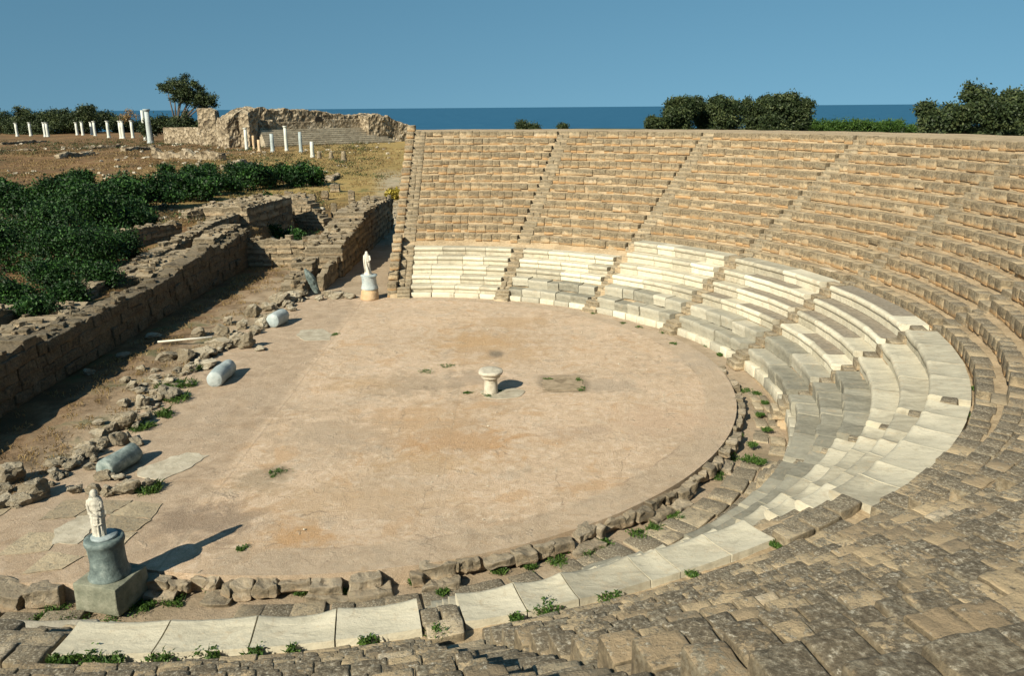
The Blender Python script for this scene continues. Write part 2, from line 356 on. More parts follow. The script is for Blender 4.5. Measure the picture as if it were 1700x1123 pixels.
M_LIME = m_limestone("weathered_limestone", bd=1.3)
M_WALL = m_limestone("ruin_limestone", light=(.40, .325, .22), mid=(.28, .22, .145), grey=(.16, .13, .09), lich=.95, orange=.35, bs=1.0, bd=3.0, th=.16)
M_DARKW = m_limestone("dark_ruin_limestone", light=(.17, .14, .095), mid=(.085, .07, .048), grey=(.035, .03, .022), lich=.9, orange=.2, bs=1.0, bd=3.0, th=.2)  # dark lichened stone, with the pit wall's shade also put into its albedo
M_STEP = m_limestone("stair_limestone", light=(.39, .32, .215), mid=(.30, .245, .165), grey=(.22, .19, .135), lich=.9, orange=.35, bd=1.3)
M_KERB = m_limestone("kerb_limestone", light=(.38, .32, .235), mid=(.27, .225, .16), grey=(.22, .19, .135), lich=.6, orange=.3, bd=2.0, bs=1.0, th=.3)
M_ROCKL = m_limestone('rubble_limestone', light=(.52, .46, .35), mid=(.41, .355, .26), grey=(.28, .24, .175), lich=.7, orange=.2, bs=1.0, bd=2.5, th=.34)
M_ROCK = m_stone2("rubble_limestone", [(.28, (.15, .125, .09)), (.45, (.27, .23, .17)), (.62, (.40, .35, .265)), (.85, (.56, .51, .41))])
M_MORT = m_mortar(); M_MARB = m_marble(); M_FLOOR = m_floor(); M_GROUND = m_ground()
M_BLUE = m_stone2("blue_grey_marble", [(.22, (.025, .036, .035)), (.42, (.07, .095, .09)), (.6, (.145, .185, .172)), (.85, (.36, .40, .36))], .4, .6, 1.6)
M_PALEBLUE = m_stone2("pale_grey_marble", [(.25, (.16, .19, .19)), (.5, (.28, .33, .33)), (.8, (.46, .49, .47))], .4, .65)
M_WHITE = m_stone2("white_marble", [(.3, (.22, .20, .16)), (.45, (.43, .395, .32)), (.62, (.55, .51, .42)), (.85, (.66, .62, .53))], .4, .7, 2.0)
M_ALT = m_stone2("altar_stone", [(.3, (.22, .19, .14)), (.48, (.40, .355, .27)), (.7, (.54, .49, .39))], .3, .8, 2.5)
M_COLW = m_stone2("column_marble", [(.25, (.36, .36, .31)), (.5, (.50, .51, .45)), (.8, (.60, .60, .53))], .4, .6)
M_BRICK = m_stone2("tan_rubble_core", [(.25, (.30, .19, .10)), (.5, (.46, .31, .17)), (.8, (.58, .45, .30))])
M_SLAB = m_stone2("pale_paving", [(.28, (.20, .165, .115)), (.5, (.36, .315, .235)), (.75, (.50, .45, .35))])
M_PEDB = m_stone2('greenish_grey_block', [(.25, (.08, .09, .065)), (.5, (.175, .18, .13)), (.8, (.33, .32, .245))], sc=1.6)
M_BARK = m_stone2("bark", [(.25, (.05, .04, .03)), (.5, (.10, .08, .06)), (.8, (.17, .14, .11))])
M_LEAF = m_leaf("dark_shrub_leaf", (.004, .016, .003), (.014, .048, .008), (.052, .135, .020))
M_PINE = m_leaf("tree_leaf", (.014, .026, .009), (.040, .060, .020), (.105, .125, .045))
M_WEED = m_leaf("weed_leaf", (.022, .055, .008), (.05, .105, .016), (.10, .165, .03), .2)
M_DRY = m_leaf("dry_grass", (.14, .09, .035), (.27, .18, .075), (.40, .29, .13), .2)
M_YEL = m_leaf("yellow_bush_leaf", (.16, .13, .02), (.34, .27, .04), (.5, .40, .08), .2)

# ------------------------------------------------------------------ terrain, sea
def terr(x, y):
    z = .35 * fbm(np.c_[x / 28, y / 28, 0 * x], 3, 3) * sstep(60, 130, y) + .14 * fbm(np.c_[x / 3.1, y / 3.1, 0 * x], 5, 3) * np.maximum(sstep(58, 80, y), sstep(-18, -20, x))
    ter = sstep(-18.3, -19.2, x) * sstep(-62, -42, x) * sstep(86, 62, y)
    z = z + ter * 1.55
    z = z - .03 * sstep(-12.6, -13.4, x)
    z = z + .10 * sstep(-12.2, -13.2, x) * sstep(-17, -15, x) * fbm(np.c_[x * 1.1, y * 1.1, 0 * x], 8, 3)
    r = np.hypot(x - C[0], y - C[1])
    inside = sstep(29.5, 28.5, r) * sstep(-6.6, -6.0, x)
    z = z - inside * 1.2
    rf = np.hypot(x - FC[0], y - FC[1])
    near = sstep(17.4, 16.4, y)
    z = z - near * sstep(-16.5, -15.9, x) * 1.2 * (1 - inside)
    z = z - 13.5 * sstep(410, 470, y + .0 * x + .10 * np.abs(x + 150))
    z = z - 3.0 * sstep(40, 140, y) * sstep(34, 60, x - 0) * 0
    return z
def axis(segs):
    out = []
    for a, b, st in segs: out.append(np.arange(a, b, st))
    return np.unique(np.concatenate(out + [np.array([segs[-1][1]])]))
xs = axis([(-12000, -1200, 1800), (-1200, -300, 50), (-300, -70, 5), (-70, -26, 1.2), (-26, -5, .4), (-5, 40, 2), (40, 200, 10), (200, 1200, 100), (1200, 12000, 1800)])
ys = axis([(-400, -20, 40), (-20, 8, 3), (8, 70, .45), (70, 130, 1.2), (130, 290, 3), (290, 480, 6), (480, 1500, 170), (1500, 14000, 2500)])
X, Y = np.meshgrid(xs, ys); Z = terr(X.ravel(), Y.ravel())
nx, ny = len(xs), len(ys)
ii = np.arange((ny - 1) * (nx - 1)); q = ii // (nx - 1) * nx + ii % (nx - 1)
mb = MB(); mb.add(np.c_[X.ravel(), Y.ravel(), Z - .03], np.c_[q, q + 1, q + nx + 1, q + nx]); tag(mb.build("ground", M_GROUND), kind='structure')
n = NB("sea_water"); a = n.noise(.05, 5, .6); b = n.noise(.6, 4, .6)
n.b.inputs['Specular IOR Level'].default_value = .18
msea = n.fin(n.ramp(a, [(.35, (.016, .082, .155)), (.65, (.026, .105, .185))]), [(b, .4)], .55, .5)
mb = MB(); mb.add([(-60000, 300, -8), (60000, 300, -8), (60000, 60000, -8), (-60000, 60000, -8)], [(0, 1, 2, 3)]); tag(mb.build("sea", msea, smooth=False), kind='structure')
def gz(x, y): return float(terr(np.array([float(x)]), np.array([float(y)]))[0]) - .03

# ------------------------------------------------------------------ the orchestra floor and its channel
A_W = R(-103.0)
def floor_outline():
    pts = []
    for a in np.linspace(A_W, R(96), 150):
        rr = RF if a < R(20) else RF - .0
        pts.append((FC[0] + rr * math.cos(a), FC[1] + rr * math.sin(a)))
    pts += [(-9.2, 43.6), (-11.6, 43.2), (-12.4, 38), (-12.9, 30), (-12.9, 24), (-13.6, 18), (-15.8, 17.0), (-15.8, 15.5), (-9.6, 15.35)]
    return pts
OUT = floor_outline()
mb = MB()
ctr = np.array([-6.0, 29.0]); rad = np.array(OUT) - ctr
NR = 60
ring = np.linspace(0, 1, NR)[1:]
V = [np.r_[ctr, 0]]; 
for t in ring: V += [np.r_[ctr + rad[i] * t, 0] for i in range(len(rad))]
V = np.array(V, float); nzz = fbm(np.c_[V[:, 0] * .35, V[:, 1] * .35, 0 * V[:, 0]], 21, 3)
V[:, 2] = .018 * nzz
m = len(rad); F = [(0, 1 + i, 1 + (i + 1) % m) for i in range(m)]
for k in range(NR - 2):
    o0, o1 = 1 + k * m, 1 + (k + 1) * m
    F += [(o0 + i, o1 + i, o1 + (i + 1) % m, o0 + (i + 1) % m) for i in range(m)]
o1 = 1 + (NR - 2) * m; base = len(V)
V = np.r_[V, np.c_[V[o1:o1 + m, :2], np.full(m, -.8)]]
F += [(o1 + i, base + i, base + (i + 1) % m, o1 + (i + 1) % m) for i in range(m)]
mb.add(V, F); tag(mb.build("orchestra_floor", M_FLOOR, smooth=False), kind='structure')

def chan_z(a):   # height of the channel bottom for an angle round the seating centre
    d = math.degrees(a)
    return -.45 + .42 * float(sstep(-14, 22, np.array([d]))[0])
mb = MB(); AA = np.linspace(R(-140), R(97), 190); V = []
for a in AA:
    for r in np.linspace(11.6, 15.6, 12):
        x, y = C[0] + r * math.cos(a), C[1] + r * math.sin(a)
        V.append((x, y, chan_z(a) + .025 * float(fbm(np.array([[x * 1.3, y * 1.3, 0]]), 4, 2)[0])))
F = [(i * 12 + j, i * 12 + j + 1, (i + 1) * 12 + j + 1, (i + 1) * 12 + j) for i in range(len(AA) - 1) for j in range(11)]
mb.add(V, F)
mb.add([(-16, 9.5, -.46), (-7.2, 9.5, -.46), (-7.2, 15.4, -.46), (-16, 15.6, -.46)], [(0, 1, 2, 3)])
tag(mb.build("channel_bottom", M_GROUND, smooth=False), kind='structure')
mb = MB()
a = R(-98)
while a < R(24):
    L = random.uniform(.55, .95); ac = a + L / 2 / 14.4
    rf_in = RF + 1.62 * abs(math.sin(min(0, ac))) * 1.0 if ac < 0 else RF
    r0 = RF + 1.62 * math.sin(ac) + .5
    for (ra, rb) in ((r0, (r0 + 14.8) / 2 - .03), ((r0 + 14.8) / 2 + .03, 14.8)):
        if rb - ra < .25: continue
        if random.random() < .16: continue
        add_block(mb, L / 2 - .03, (rb - ra) / 2, .06, xf_pol(ac + random.uniform(-.01, .01), (ra + rb) / 2, chan_z(ac) + .0 + random.uniform(-.02, .03)), (4, 4, 2), .02, .03, 2.5, hr=(.5, .6))
    a += L / 14.4
for i in range(9):
    for j in range(3):
        add_block(mb, .42, .34, .08, xf_lin((-9.6 - i * .9 + random.uniform(-.06, .06), 14.5 - j * .78, -.42 + random.uniform(-.03, .02)), random.uniform(-.06, .06)), (3, 3, 2), .03, .03, 2.5)
tag(mb.build("channel_paving", M_STEP), kind='structure')

# kerb of separate stones round the orchestra
kerb = empty("orchestra_kerb", (FC[0], FC[1], 0), "low broken kerb of rough limestone blocks edging the round orchestra floor", "kerb")
def kerb_stone(xf, L, h, d, nrm=.06):
    rot = np.array(Matrix.Rotation(random.gauss(0, .10), 3, 'Z') @ Matrix.Rotation(random.gauss(0, .07), 3, 'X') @ Matrix.Rotation(random.gauss(0, .07), 3, 'Y')); xf0 = xf; xf = lambda P: xf0(P @ rot.T)
    b = MB(); add_block(b, L / 2, d / 2, h / 2, xf, (10, 8, 7), .03, nrm * 1.15, random.uniform(3, 5.5), tint=random.uniform(.1, .9)); return b.build("kerb_stone", M_KERB, kerb, smooth=False)
a = A_W + .02; cnt = 0
while a < R(4) and cnt < 76:
    L = random.choice((random.uniform(.28, .5), random.uniform(.45, .8))); hh = random.uniform(.20, .34); d = random.uniform(.22, .38); am = a + L / 2 / RF
    if random.random() > .04:
        kerb_stone(xf_pol(am + random.gauss(0, .003), RF + .10 + random.uniform(-.08, .10), -hh / 2 + random.uniform(-.12, -.01), FC), L - .02, hh, d, random.uniform(.045, .075)); cnt += 1
    a += L / RF
a = R(-101)
while a < R(-30) and cnt < 91:
    L = random.uniform(.5, 1.1)
    if random.random() > .25: kerb_stone(xf_pol(a + L / 2 / RF, RF + .30 + random.uniform(-.05, .08), -.40 + random.uniform(-.03, .03), FC), L - .05, .22, .42, .06); cnt += 1
    a += L / RF * random.choice((1.0, 1.6, 2.2))
x = -9.9
while x > -15.5 and cnt < 96:
    L = random.uniform(.6, 1.1)
    kerb_stone(xf_lin((x - L / 2, 15.32 + random.uniform(-.06, .06), -.2), random.uniform(-.05, .05)), L - .04, .42, .5, .035); cnt += 1; x -= L

# ------------------------------------------------------------------ the seating
random.seed(12)
seat = empty("theatre_seating", (C[0], C[1], 0), "curved bank of stone and marble seat rows rising round the ancient orchestra", "theatre")
R0, Z0, TR, RI = 18.65, 2.947, .62, .426
NROW = 14
MR = lambda j, w=5: (15.15 + .60 * j) if w < 2 else ((15.0 if w < 7 else 14.68) + .65 * j)
MZ = lambda j, w=5: (.62 + .43 * j) if w < 2 else ((.75 if w < 7 else .66) + .48 * j)
def a_end(r): return R(90) + math.asin(1.30 / r)
def a_start(r): return R(-90) - math.asin(2.0 / r)
WEDGE = [(71.9, 90.3), (51.8, 69.6), (31.6, 49.3), (11.6, 29.4), (-8.8, 9.3), (-30.6, -10.9), (-51.6, -32.0), (-75.2, -58.2), (-92.2, -77.0)]
STAIR = [70.6, 50.4, 30.4, 10.4, -10.0, -31.3, -54.2, -76.1]
STW = .80
def in_stair(a, r, extra=0.0):
    for s in STAIR:
        if abs(a - R(s)) < (STW / 2 + extra) / r: return True
    return a > R(90) - extra / r + .0 or a < R(-92.3)

# core of earth mortar under all the blocks: one stepped body per wedge, its rows are its children
rows = [('m', j) for j in range(6)] + [('l', k) for k in range(1, NROW)]
EDGE = [95.0] + STAIR + [-97.2]
WPART = []
for wi_ in range(9):
    AZ = np.radians(np.linspace(EDGE[wi_ + 1], EDGE[wi_], max(30, int(abs(EDGE[wi_] - EDGE[wi_ + 1]) / .4)))); mb = MB(); V = []
    for a in AZ:
        st0 = in_stair(a, 15, -.06)
        fo = .2 if wi_ < 2 else 0
        line = [(14.62 + fo, -.7, 0), (14.62 + fo, .0, 0), (14.85 + fo, .30, 0)] if st0 else [(14.9 + fo, -.7, 0), (14.9 + fo, .2, 0), (15.1 + fo, .24, 0)]
        for typ, i in ([('m', j) for j in range(5)] + [('l', k) for k in range(NROW)] if wi_ < 2 else rows):
            r = MR(i, wi_) if typ == 'm' else R0 + TR * i; z = MZ(i, wi_) if typ == 'm' else Z0 + RI * i
            st = in_stair(a, r, .22)
            zb = (MZ(i - 1, wi_) if i > 0 else .30) if typ == 'm' else z - RI
            if typ == 'm': dz, dr = (.15, .13) if not st else (.17, .10)
            else: dz, dr = .035, .05
            zl = z - RI / 2 - .05 if st else z - dz
            line += [(r + dr, zb - .03, 0), (r + dr, zl - .06, 0), (r + dr + .03, zl, 0), (r + .33, zl, 0), (r + .36, z - dz, 0), (r + .5, z - dz, 0)]
        line += [(27.2, Z0 + RI * 13 - .03, 0)]
        npr = len(line); L = np.array(line); aa_ = np.full(npr, a)
        if wi_ == 0: aa_ = np.minimum(aa_, R(90.35) + 1.10 / L[:, 0])
        if wi_ == 8: aa_ = np.maximum(aa_, R(-92.3) - 1.25 / L[:, 0])
        V.append(pol(aa_, L[:, 0], L[:, 1]))
    V = np.concatenate(V); V = V + v3(V * 2.1, 5, 3) * .022
    na = len(AZ); ii = np.arange((na - 1) * (npr - 1)); q = ii // (npr - 1) * npr + ii % (npr - 1)
    mb.add(V, np.c_[q, q + 1, q + npr + 1, q + npr]); WPART.append(mb.build("seating_wedge", M_MORT, seat, smooth=False))

# limestone rows, one piece per row and wedge
def lime_row(k, wi_):
    b = MB(); r = R0 + TR * k; z = Z0 + RI * k
    a = R(EDGE[wi_ + 1]) + STW / 2 / r if wi_ < 8 else R(-92.3)
    a1 = R(EDGE[wi_]) - STW / 2 / r if wi_ > 0 else R(90.3)
    if wi_ >= 6 and k >= 2:
        for rank, (r_, dd, wmin, wmax) in enumerate(((r, .33, .26, .56), (r + .32, .31, .22, .50))):
            aq = a
            while aq < a1 - .05 / r:
                Lw = random.uniform(wmin, wmax) if random.random() < .8 else random.uniform(.5, .75)
                if math.hypot(C[0] + r * math.cos(aq), C[1] + r * math.sin(aq)) < 8.5: Lw = random.uniform(.19, .36)
                if aq + (Lw + .12) / r > a1: Lw = (a1 - aq) * r
                ac = aq + Lw / 2 / r; aq += Lw / r
                dcam = math.hypot(C[0] + r * math.cos(ac), C[1] + r * math.sin(ac))
                nn = (8, 6, 4) if dcam < 8 else ((6, 5, 3) if dcam < 14 else (4, 3, 3))
                h = random.uniform(.34, .42); t = min(1, max(0, random.gauss(.5, .25))); pt = random.random() if random.random() < .75 else random.uniform(0, .2)
                add_block(b, Lw / 2 - random.uniform(0, .007), dd / 2 - random.uniform(-.006, .006), h / 2, xf_pol(ac, r_ + dd / 2 + random.gauss(0, .009), z - h / 2 + random.gauss(0, .006) - .008 * rank), nn, .018, .013, 7.0, tint=t, pat=pt, hr=(.1, 1))
        return b.build("stone_seat_row", M_LIME, WPART[wi_])
    while a < a1 - .1 / r:
        Lw = random.choice((random.uniform(.38, .52), random.uniform(.42, .62), random.uniform(.55, .85)))
        if a + (Lw + .25) / r > a1: Lw = (a1 - a) * r
        if k > 4 and R(-100) < a < R(-45): Lw *= .85
        ac = a + Lw / 2 / r
        dcam = math.hypot(C[0] + r * math.cos(ac), C[1] + r * math.sin(ac))
        a += Lw / r
        nn, nf, am = ((11, 9, 5), 3.5, .022) if dcam < 8 else (((7, 6, 4), 3.2, .02) if dcam < 16 else ((4, 3, 4), 3.0, .018))
        near = dcam < 18
        h = random.uniform(.33, .425) if random.random() < .75 else random.uniform(.24, .32); d = random.uniform(.50, .60) if near else random.uniform(.36, .46)
        jr = random.gauss(0, .018); jz = random.gauss(0, .006 if near else .009)
        t = min(1, max(0, random.gauss(.50, .25)))
        if random.random() < .045: t = random.uniform(.92, 1.0)
        pt = random.random() if random.random() < .7 else random.uniform(0, .2)
        add_block(b, Lw / 2 - random.uniform(.0, .008), d / 2, h / 2, xf_pol(ac, r + d / 2 + jr, z - h / 2 + jz), nn, (.020 if not near else .016), am * .85, nf, tint=t, pat=pt, hr=(1 - h / .43, 1))
        if h < .33 and random.random() < .8:
            h2 = RI - h - .01
            add_block(b, Lw / 2 - .02, d / 2, h2 / 2, xf_pol(ac, r + d / 2 + .03 + random.gauss(0, .012), z - h - h2 / 2), (4, 4, 2), .02, am, nf, tint=min(1, max(0, random.gauss(.6, .15))), pat=0, hr=(0, .25))
    return b.build("stone_seat_row", M_LIME, WPART[wi_])
for wi_ in range(9):
    for k in range(0 if wi_ < 2 else 1, NROW): lime_row(k, wi_)

# stairways
def stairway(kind, ang):
    b = MB()
    sw = STAIR.index(ang) if kind == 'mid' else (0 if kind == 'far' else 8)
    lst = [('m', j) for j in range(5)] + [('l', k) for k in range(0, NROW)] if sw < 2 else [('m', j) for j in range(6)] + [('l', k) for k in range(1, NROW)]
    for typ, i in lst:
        r = MR(i, sw) if typ == 'm' else R0 + TR * i; z = MZ(i, sw) if typ == 'm' else Z0 + RI * i
        tr = .61 if typ == 'm' else TR
        for (rr, zz) in ((r + .0, z - RI / 2), (r + tr / 2, z)) + (((r + tr, z),) if typ == 'm' and i == 5 and sw > 6 else ()):
            if kind == 'mid':
                ac = R(ang); wd = STW
                if typ == 'm':
                    lo = min((wa for wa, wb in WEDGE if wa > ang), default=ang + 1.2); hi = max((wb for wa, wb in WEDGE if wb < ang), default=ang - 1.2)
                    ac = R((lo + hi) / 2); wd = R(lo - hi) * r
            elif kind == 'far': ac = R(90.35) + .72 / 2 / r; wd = .72
            else: ac = R(-92.3) - .95 / 2 / r; wd = .95
            nb = 1 if wd < 1.2 and random.random() < .65 else max(2, int(round(wd / .7)))
            x, y = C[0] + r * math.cos(ac), C[1] + r * math.sin(ac); dc = math.hypot(x, y)
            for q in range(nb):
                aq = ac + ((q + .5) / nb - .5) * wd / r
                add_block(b, wd / nb / 2 - .008, .19 + random.uniform(-.01, .02), .15, xf_pol(aq, rr + .18 + random.gauss(0, .012), zz - .15 + random.gauss(0, .010)), (6, 5, 4) if dc < 16 else (4, 3, 3), .03, .02, 3.2, tint=min(1, max(0, random.gauss(.5, .2))))
    for (rr, zz) in ((14.55 + (.2 if sw < 2 else (-.18 if sw > 6 else 0)), .20), (14.75 + (.2 if sw < 2 else (-.18 if sw > 6 else 0)), .36), (14.92 + (.15 if sw < 2 else (-.2 if sw > 6 else 0)), .52)):
        if kind == 'mid': add_block(b, STW / 2, .20, .16, xf_pol(R(ang), rr + .1, zz - .16), (4, 3, 3), .03, .02, 3.2)
        if kind == 'far': add_block(b, .36, .20, .16, xf_pol(R(90.35) + .36 / rr, rr + .1, zz - .16), (4, 3, 3), .03, .02, 3.2)
    return b.build("stairway", M_STEP, seat)
for s in STAIR: stairway('mid', s)
stairway('far', 0); stairway('near', 0)
# stepped end blocks beside the far stair and the far retaining face
b = MB()
for i in range(20):
    r = 15.0 + .61 * i if i < 6 else R0 + TR * (i - 5); z = .8 + RI * i
    for dz in (0, -RI):
        add_block(b, .27, .34, .21, xf_pol(R(90.35) + .99 / r, r + .32 + random.gauss(0, .02), z - .21 + dz + random.gauss(0, .02)), (4, 4, 4), .06, .035, 3)
for i in range(40):
    r = 15.2 + i * .30; top = min(8.1, .2 + (r - 15) * .69)
    zc = .2
    while zc < top - .3:
        add_block(b, .16, .19, .2, xf_pol(R(90.35) + 1.12 / r, r, zc), (3, 3, 3), .04, .03, 3); zc += .42
b.build("end_wall", M_LIME, seat)
# near end wall and its smooth plastered ledge
b = MB()
for i in range(20):
    r = 15.0 + .61 * i if i < 6 else R0 + TR * (i - 5); z = .8 + RI * i
    for dz in (0, -RI, -2 * RI):
        add_block(b, .3, .34 if i != 5 else .62, .21, xf_pol(R(-92.3) - 1.2 / r, r + .32 + random.gauss(0, .02), z - .21 + dz), (5, 4, 4), .05, .03, 3)
b.build("end_wall", M_LIME, seat)
b = MB(); add_block(b, 1.5, 1.6, .55, xf_lin((-9.0, 11.0, .35), 0.05, 0, .12), (14, 14, 5), .06, .03, 1.5, tint=.4); b.build("plastered_ledge", M_SLAB, seat)

# top walkway
b = MB(); V = []
AW = np.radians(np.arange(-97, 93.01, 1.0))
for a in AW:
    for (r, z) in ((26.7 + TR - .05, Z0 + RI * 13 - .02), (27.6, Z0 + RI * 13 - .01), (29, 8.49), (31, 8.49), (33, 8.46), (33.05, -1)):
        a_ = max(min(a, R(90.35) + 1.0 / r), R(-92.3) - 1.2 / r); V.append((C[0] + r * math.cos(a_), C[1] + r * math.sin(a_), z))
V = np.array(V); V[:, 2] += .02 * fbm(V * .8, 3, 2) * (V[:, 2] > 0)
ii = np.arange((len(AW) - 1) * 5); q = ii // 5 * 6 + ii % 5
b.add(V, np.c_[q, q + 1, q + 7, q + 6]); b.build("walkway", M_MORT, seat, smooth=False)

# marble benches -----------------------------------------------------------
def bench(wi, j):
    w0, w1 = WEDGE[wi]; r = MR(j, wi); z = MZ(j, wi); hb = -.43 if wi < 2 else -.49
    five = wi < 2
    last = (j == 4 and five) or j == 5
    depth = .73 if five else .78
    if j == 5: depth = .92 if wi < 7 else .74
    if five and j == 4: depth = 1.10
    grey = (j <= 1 and wi in (1, 2)) or (j <= 1 and wi in (3, 4, 7, 8)) or (j <= 2 and wi == 5) or (j <= 1 and wi in (4, 6)) 
    b = MB(); a0, a1 = R(w0), R(w1); tot = (a1 - a0) * r
    ns = max(3, int(round(tot / ((random.uniform(1.15, 1.6) if wi < 6 else random.uniform(.9, 1.15)) if not grey else random.uniform(.8, 1.1)))))
    cuts = np.linspace(0, 1, ns + 1); cuts[1:-1] += (rng.random(ns - 1) - .5) * .45 / ns
    jitr = .004 if not grey else .035
    for s in range(ns):
        aa, ab = a0 + (a1 - a0) * cuts[s] + .011 / r, a0 + (a1 - a0) * cuts[s + 1] - .011 / r
        nseg = 9; A = np.linspace(aa, ab, nseg + 1)
        if grey: pat = random.choice((.85, .9, 1.0, 1.0))
        elif wi in (3, 4) and j >= 1 and not (wi == 3 and j == 5): pat = random.choice((.1, .5, .5, .55, .6, .6))
        elif wi in (4,): pat = random.choice((.2, .5, .6))
        else: pat = random.choice((0, 0, .06, .12, .2))
        if s in (0, ns - 1) and not grey and random.random() < .5: pat = min(pat, .05)
        tint = random.random() * (.45 if wi >= 5 else 1)
        sag = random.uniform(.03, .075) if wi >= 5 and not grey else random.uniform(.002, .012); jr = random.gauss(0, jitr); jz = random.gauss(0, jitr * .7)
        P = [(.085, hb), (.08, -.24), (.035, -.205), (.0, -.17), (-.015, -.115), (-.008, -.05), (.03, -.01), (.085, 0.0), (.20, -.018), (depth * .5, -.03), (depth * .8, -.028), (depth, -.02), (depth + .01, -.15), (depth + .01, hb)]
        if grey: P = [(.04, hb), (.03, -.28), (.02, -.24), (.0, -.17), (.0, -.115), (.0, -.05), (.02, -.012), (.06, 0.0), (.20, -.005), (depth * .5, -.01), (depth * .8, -.01), (depth, -.01), (depth + .01, -.15), (depth + .01, hb)]
        PP = np.array(P); V = []; H = []; PT = []
        for t, a in zip(np.linspace(-1, 1, nseg + 1), A):
            sg = -sag * (1 - t * t)
            front = np.clip(1 - PP[:, 0] / .5, 0, 1) * (PP[:, 1] > -.22)
            rr = r + PP[:, 0] + jr - front * sg * .0; zz = z + PP[:, 1] + jz + sg * (PP[:, 1] > -.22) * np.clip(1.15 - PP[:, 0] / .75, .15, 1)
            V.append(pol(np.full(len(PP), a), rr, zz))
            H.append(np.where(PP[:, 1] < -.18, .24, np.where(PP[:, 0] > depth - .05, .35, .9)))
            PT.append(np.where((PP[:, 0] > .1) & (PP[:, 1] > -.1), pat, min(pat, .12) if not grey else pat))
        V = np.concatenate(V); npf = len(PP)
        V = V + v3(V * 2.2, 33 + j, 3) * (.008 if not grey else .028)
        ii = np.arange(nseg * (npf - 1)); q = ii // (npf - 1) * npf + ii % (npf - 1)
        F = np.c_[q, q + npf, q + npf + 1, q + 1].tolist()
        F += [list(range(npf)), [nseg * npf + i for i in range(npf)][::-1]]
        b.add(V, F, tint, np.concatenate(H), np.concatenate(PT))
        if j == 0:   # foot course of upright slabs below the first bench
            add_block(b, (ab - aa) * 14.95 / 2 - .004, .13, .17 if five else .20, xf_pol((aa + ab) / 2, MR(0, wi) - .03 + random.gauss(0, .012), .08), (5, 3, 3), .015, .012, 3, tint=random.uniform(.4, 1), pat=0.0 if wi == 0 or (wi <= 4 and random.random() < .8) else .85, hr=(.5, 1))
    o = b.build("marble_bench", M_MARB, WPART[wi])
    md = o.modifiers.new("edge", 'EDGE_SPLIT'); md.split_angle = R(48)
    return o
for wi in range(9):
    for j in range(5 if wi < 2 else 6): bench(wi, j)
b = MB()     # pale flagging behind the fifth block of benches
for i in range(6):
    for jj in range(2):
        add_block(b, .46, .30, .05, xf_pol(R(-7.0 + i * 2.75), 19.28 + jj * .55 - .55 * 0, 2.93 + jj * .004), (5, 4, 2), .015, .01, 3, tint=random.uniform(.2, .7), pat=random.choice((0, .1, .3)))
b.build("back_flagging", M_MARB, seat)

# ------------------------------------------------------------------ turned pieces: altar, pedestals, columns, statues
def lathe(mb, prof, c, n=28, tint=.5, noise=.0, axis=None, seed=0, capped=True, elli=1.0):
    V = []; k = len(prof)
    for i in range(n):
        a = 2 * math.pi * i / n
        for (r, z) in prof: V.append((r * math.cos(a), r * math.sin(a) * elli, z))
    V = np.array(V)
    if noise: V = V + v3(V * 3.0 + seed * 3.7, seed % 50, 3) * noise
    if axis is not None: V = V @ np.array(axis).T
    V = V + np.array(c, float)
    F = []
    for i in range(n):
        j = (i + 1) % n
        for q in range(k - 1): F.append((i * k + q, j * k + q, j * k + q + 1, i * k + q + 1))
    if capped: F.append([i * k + k - 1 for i in range(n)]); F.append([i * k for i in range(n)][::-1])
    mb.add(V, F, tint)
def prism_sheet(mb, pts, z, th=.03, tint=.5, jig=.0):
    m = len(pts); V = [(p[0], p[1], z) for p in pts] + [(p[0], p[1], z - th) for p in pts]
    mb.add(V, [list(range(m))] + [[i, m + i, m + (i + 1) % m, (i + 1) % m] for i in range(m)], tint)

al = at(817, 652, 0); al = Vector((-.78, 27.3, 0.0))
altar = empty("altar", al, "small round stone altar with moulded top standing in the middle of the orchestra floor", "altar")
b = MB(); lathe(b, [(.27, -.05), (.265, .06), (.25, .10), (.245, .35), (.24, .53), (.255, .57)], al, 28, .6, .02, seed=3); b.build("shaft", M_ALT, altar)
b = MB(); lathe(b, [(.25, .56), (.29, .60), (.35, .63), (.365, .675), (.35, .71), (.365, .73), (.43, .77), (.45, .80), (.45, .85), (.435, .875), (.3, .885), (.05, .888)], al, 36, .65, .022, seed=8); b.build("altar_top", M_ALT, altar)
b = MB(); pc = Vector((al.x + .42, al.y - .05, 0))
pts = [(pc.x + .80 * math.cos(t) * (1 + .06 * math.sin(5 * t)), pc.y + .62 * math.sin(t) * (1 + .05 * math.cos(3 * t))) for t in np.linspace(0, 2 * math.pi, 40)[:-1]]
prism_sheet(b, pts, .026, .03, .4); tag(b.build("round_floor_patch", M_SLAB, smooth=False), "round cement patch in the floor under the small altar", "floor patch")
b = MB(); P4 = [(1.14, 28.92), (2.6, 29.17), (2.68, 27.53), (1.15, 27.44)]
pts = []
for i in range(4):
    p, q = P4[i], P4[(i + 1) % 4]
    for t in np.linspace(0, 1, 9)[:-1]: pts.append((p[0] + (q[0] - p[0]) * t + random.gauss(0, .04), p[1] + (q[1] - p[1]) * t + random.gauss(0, .04)))
prism_sheet(b, pts, .026, .03, .35); tag(b.build("square_floor_patch", m_stone2("damp_cement", [(.3, (.12, .09, .055)), (.47, (.28, .215, .14)), (.7, (.42, .33, .23))]), smooth=False), "sunken square patch of damp cement in the floor right of the altar", "floor patch")

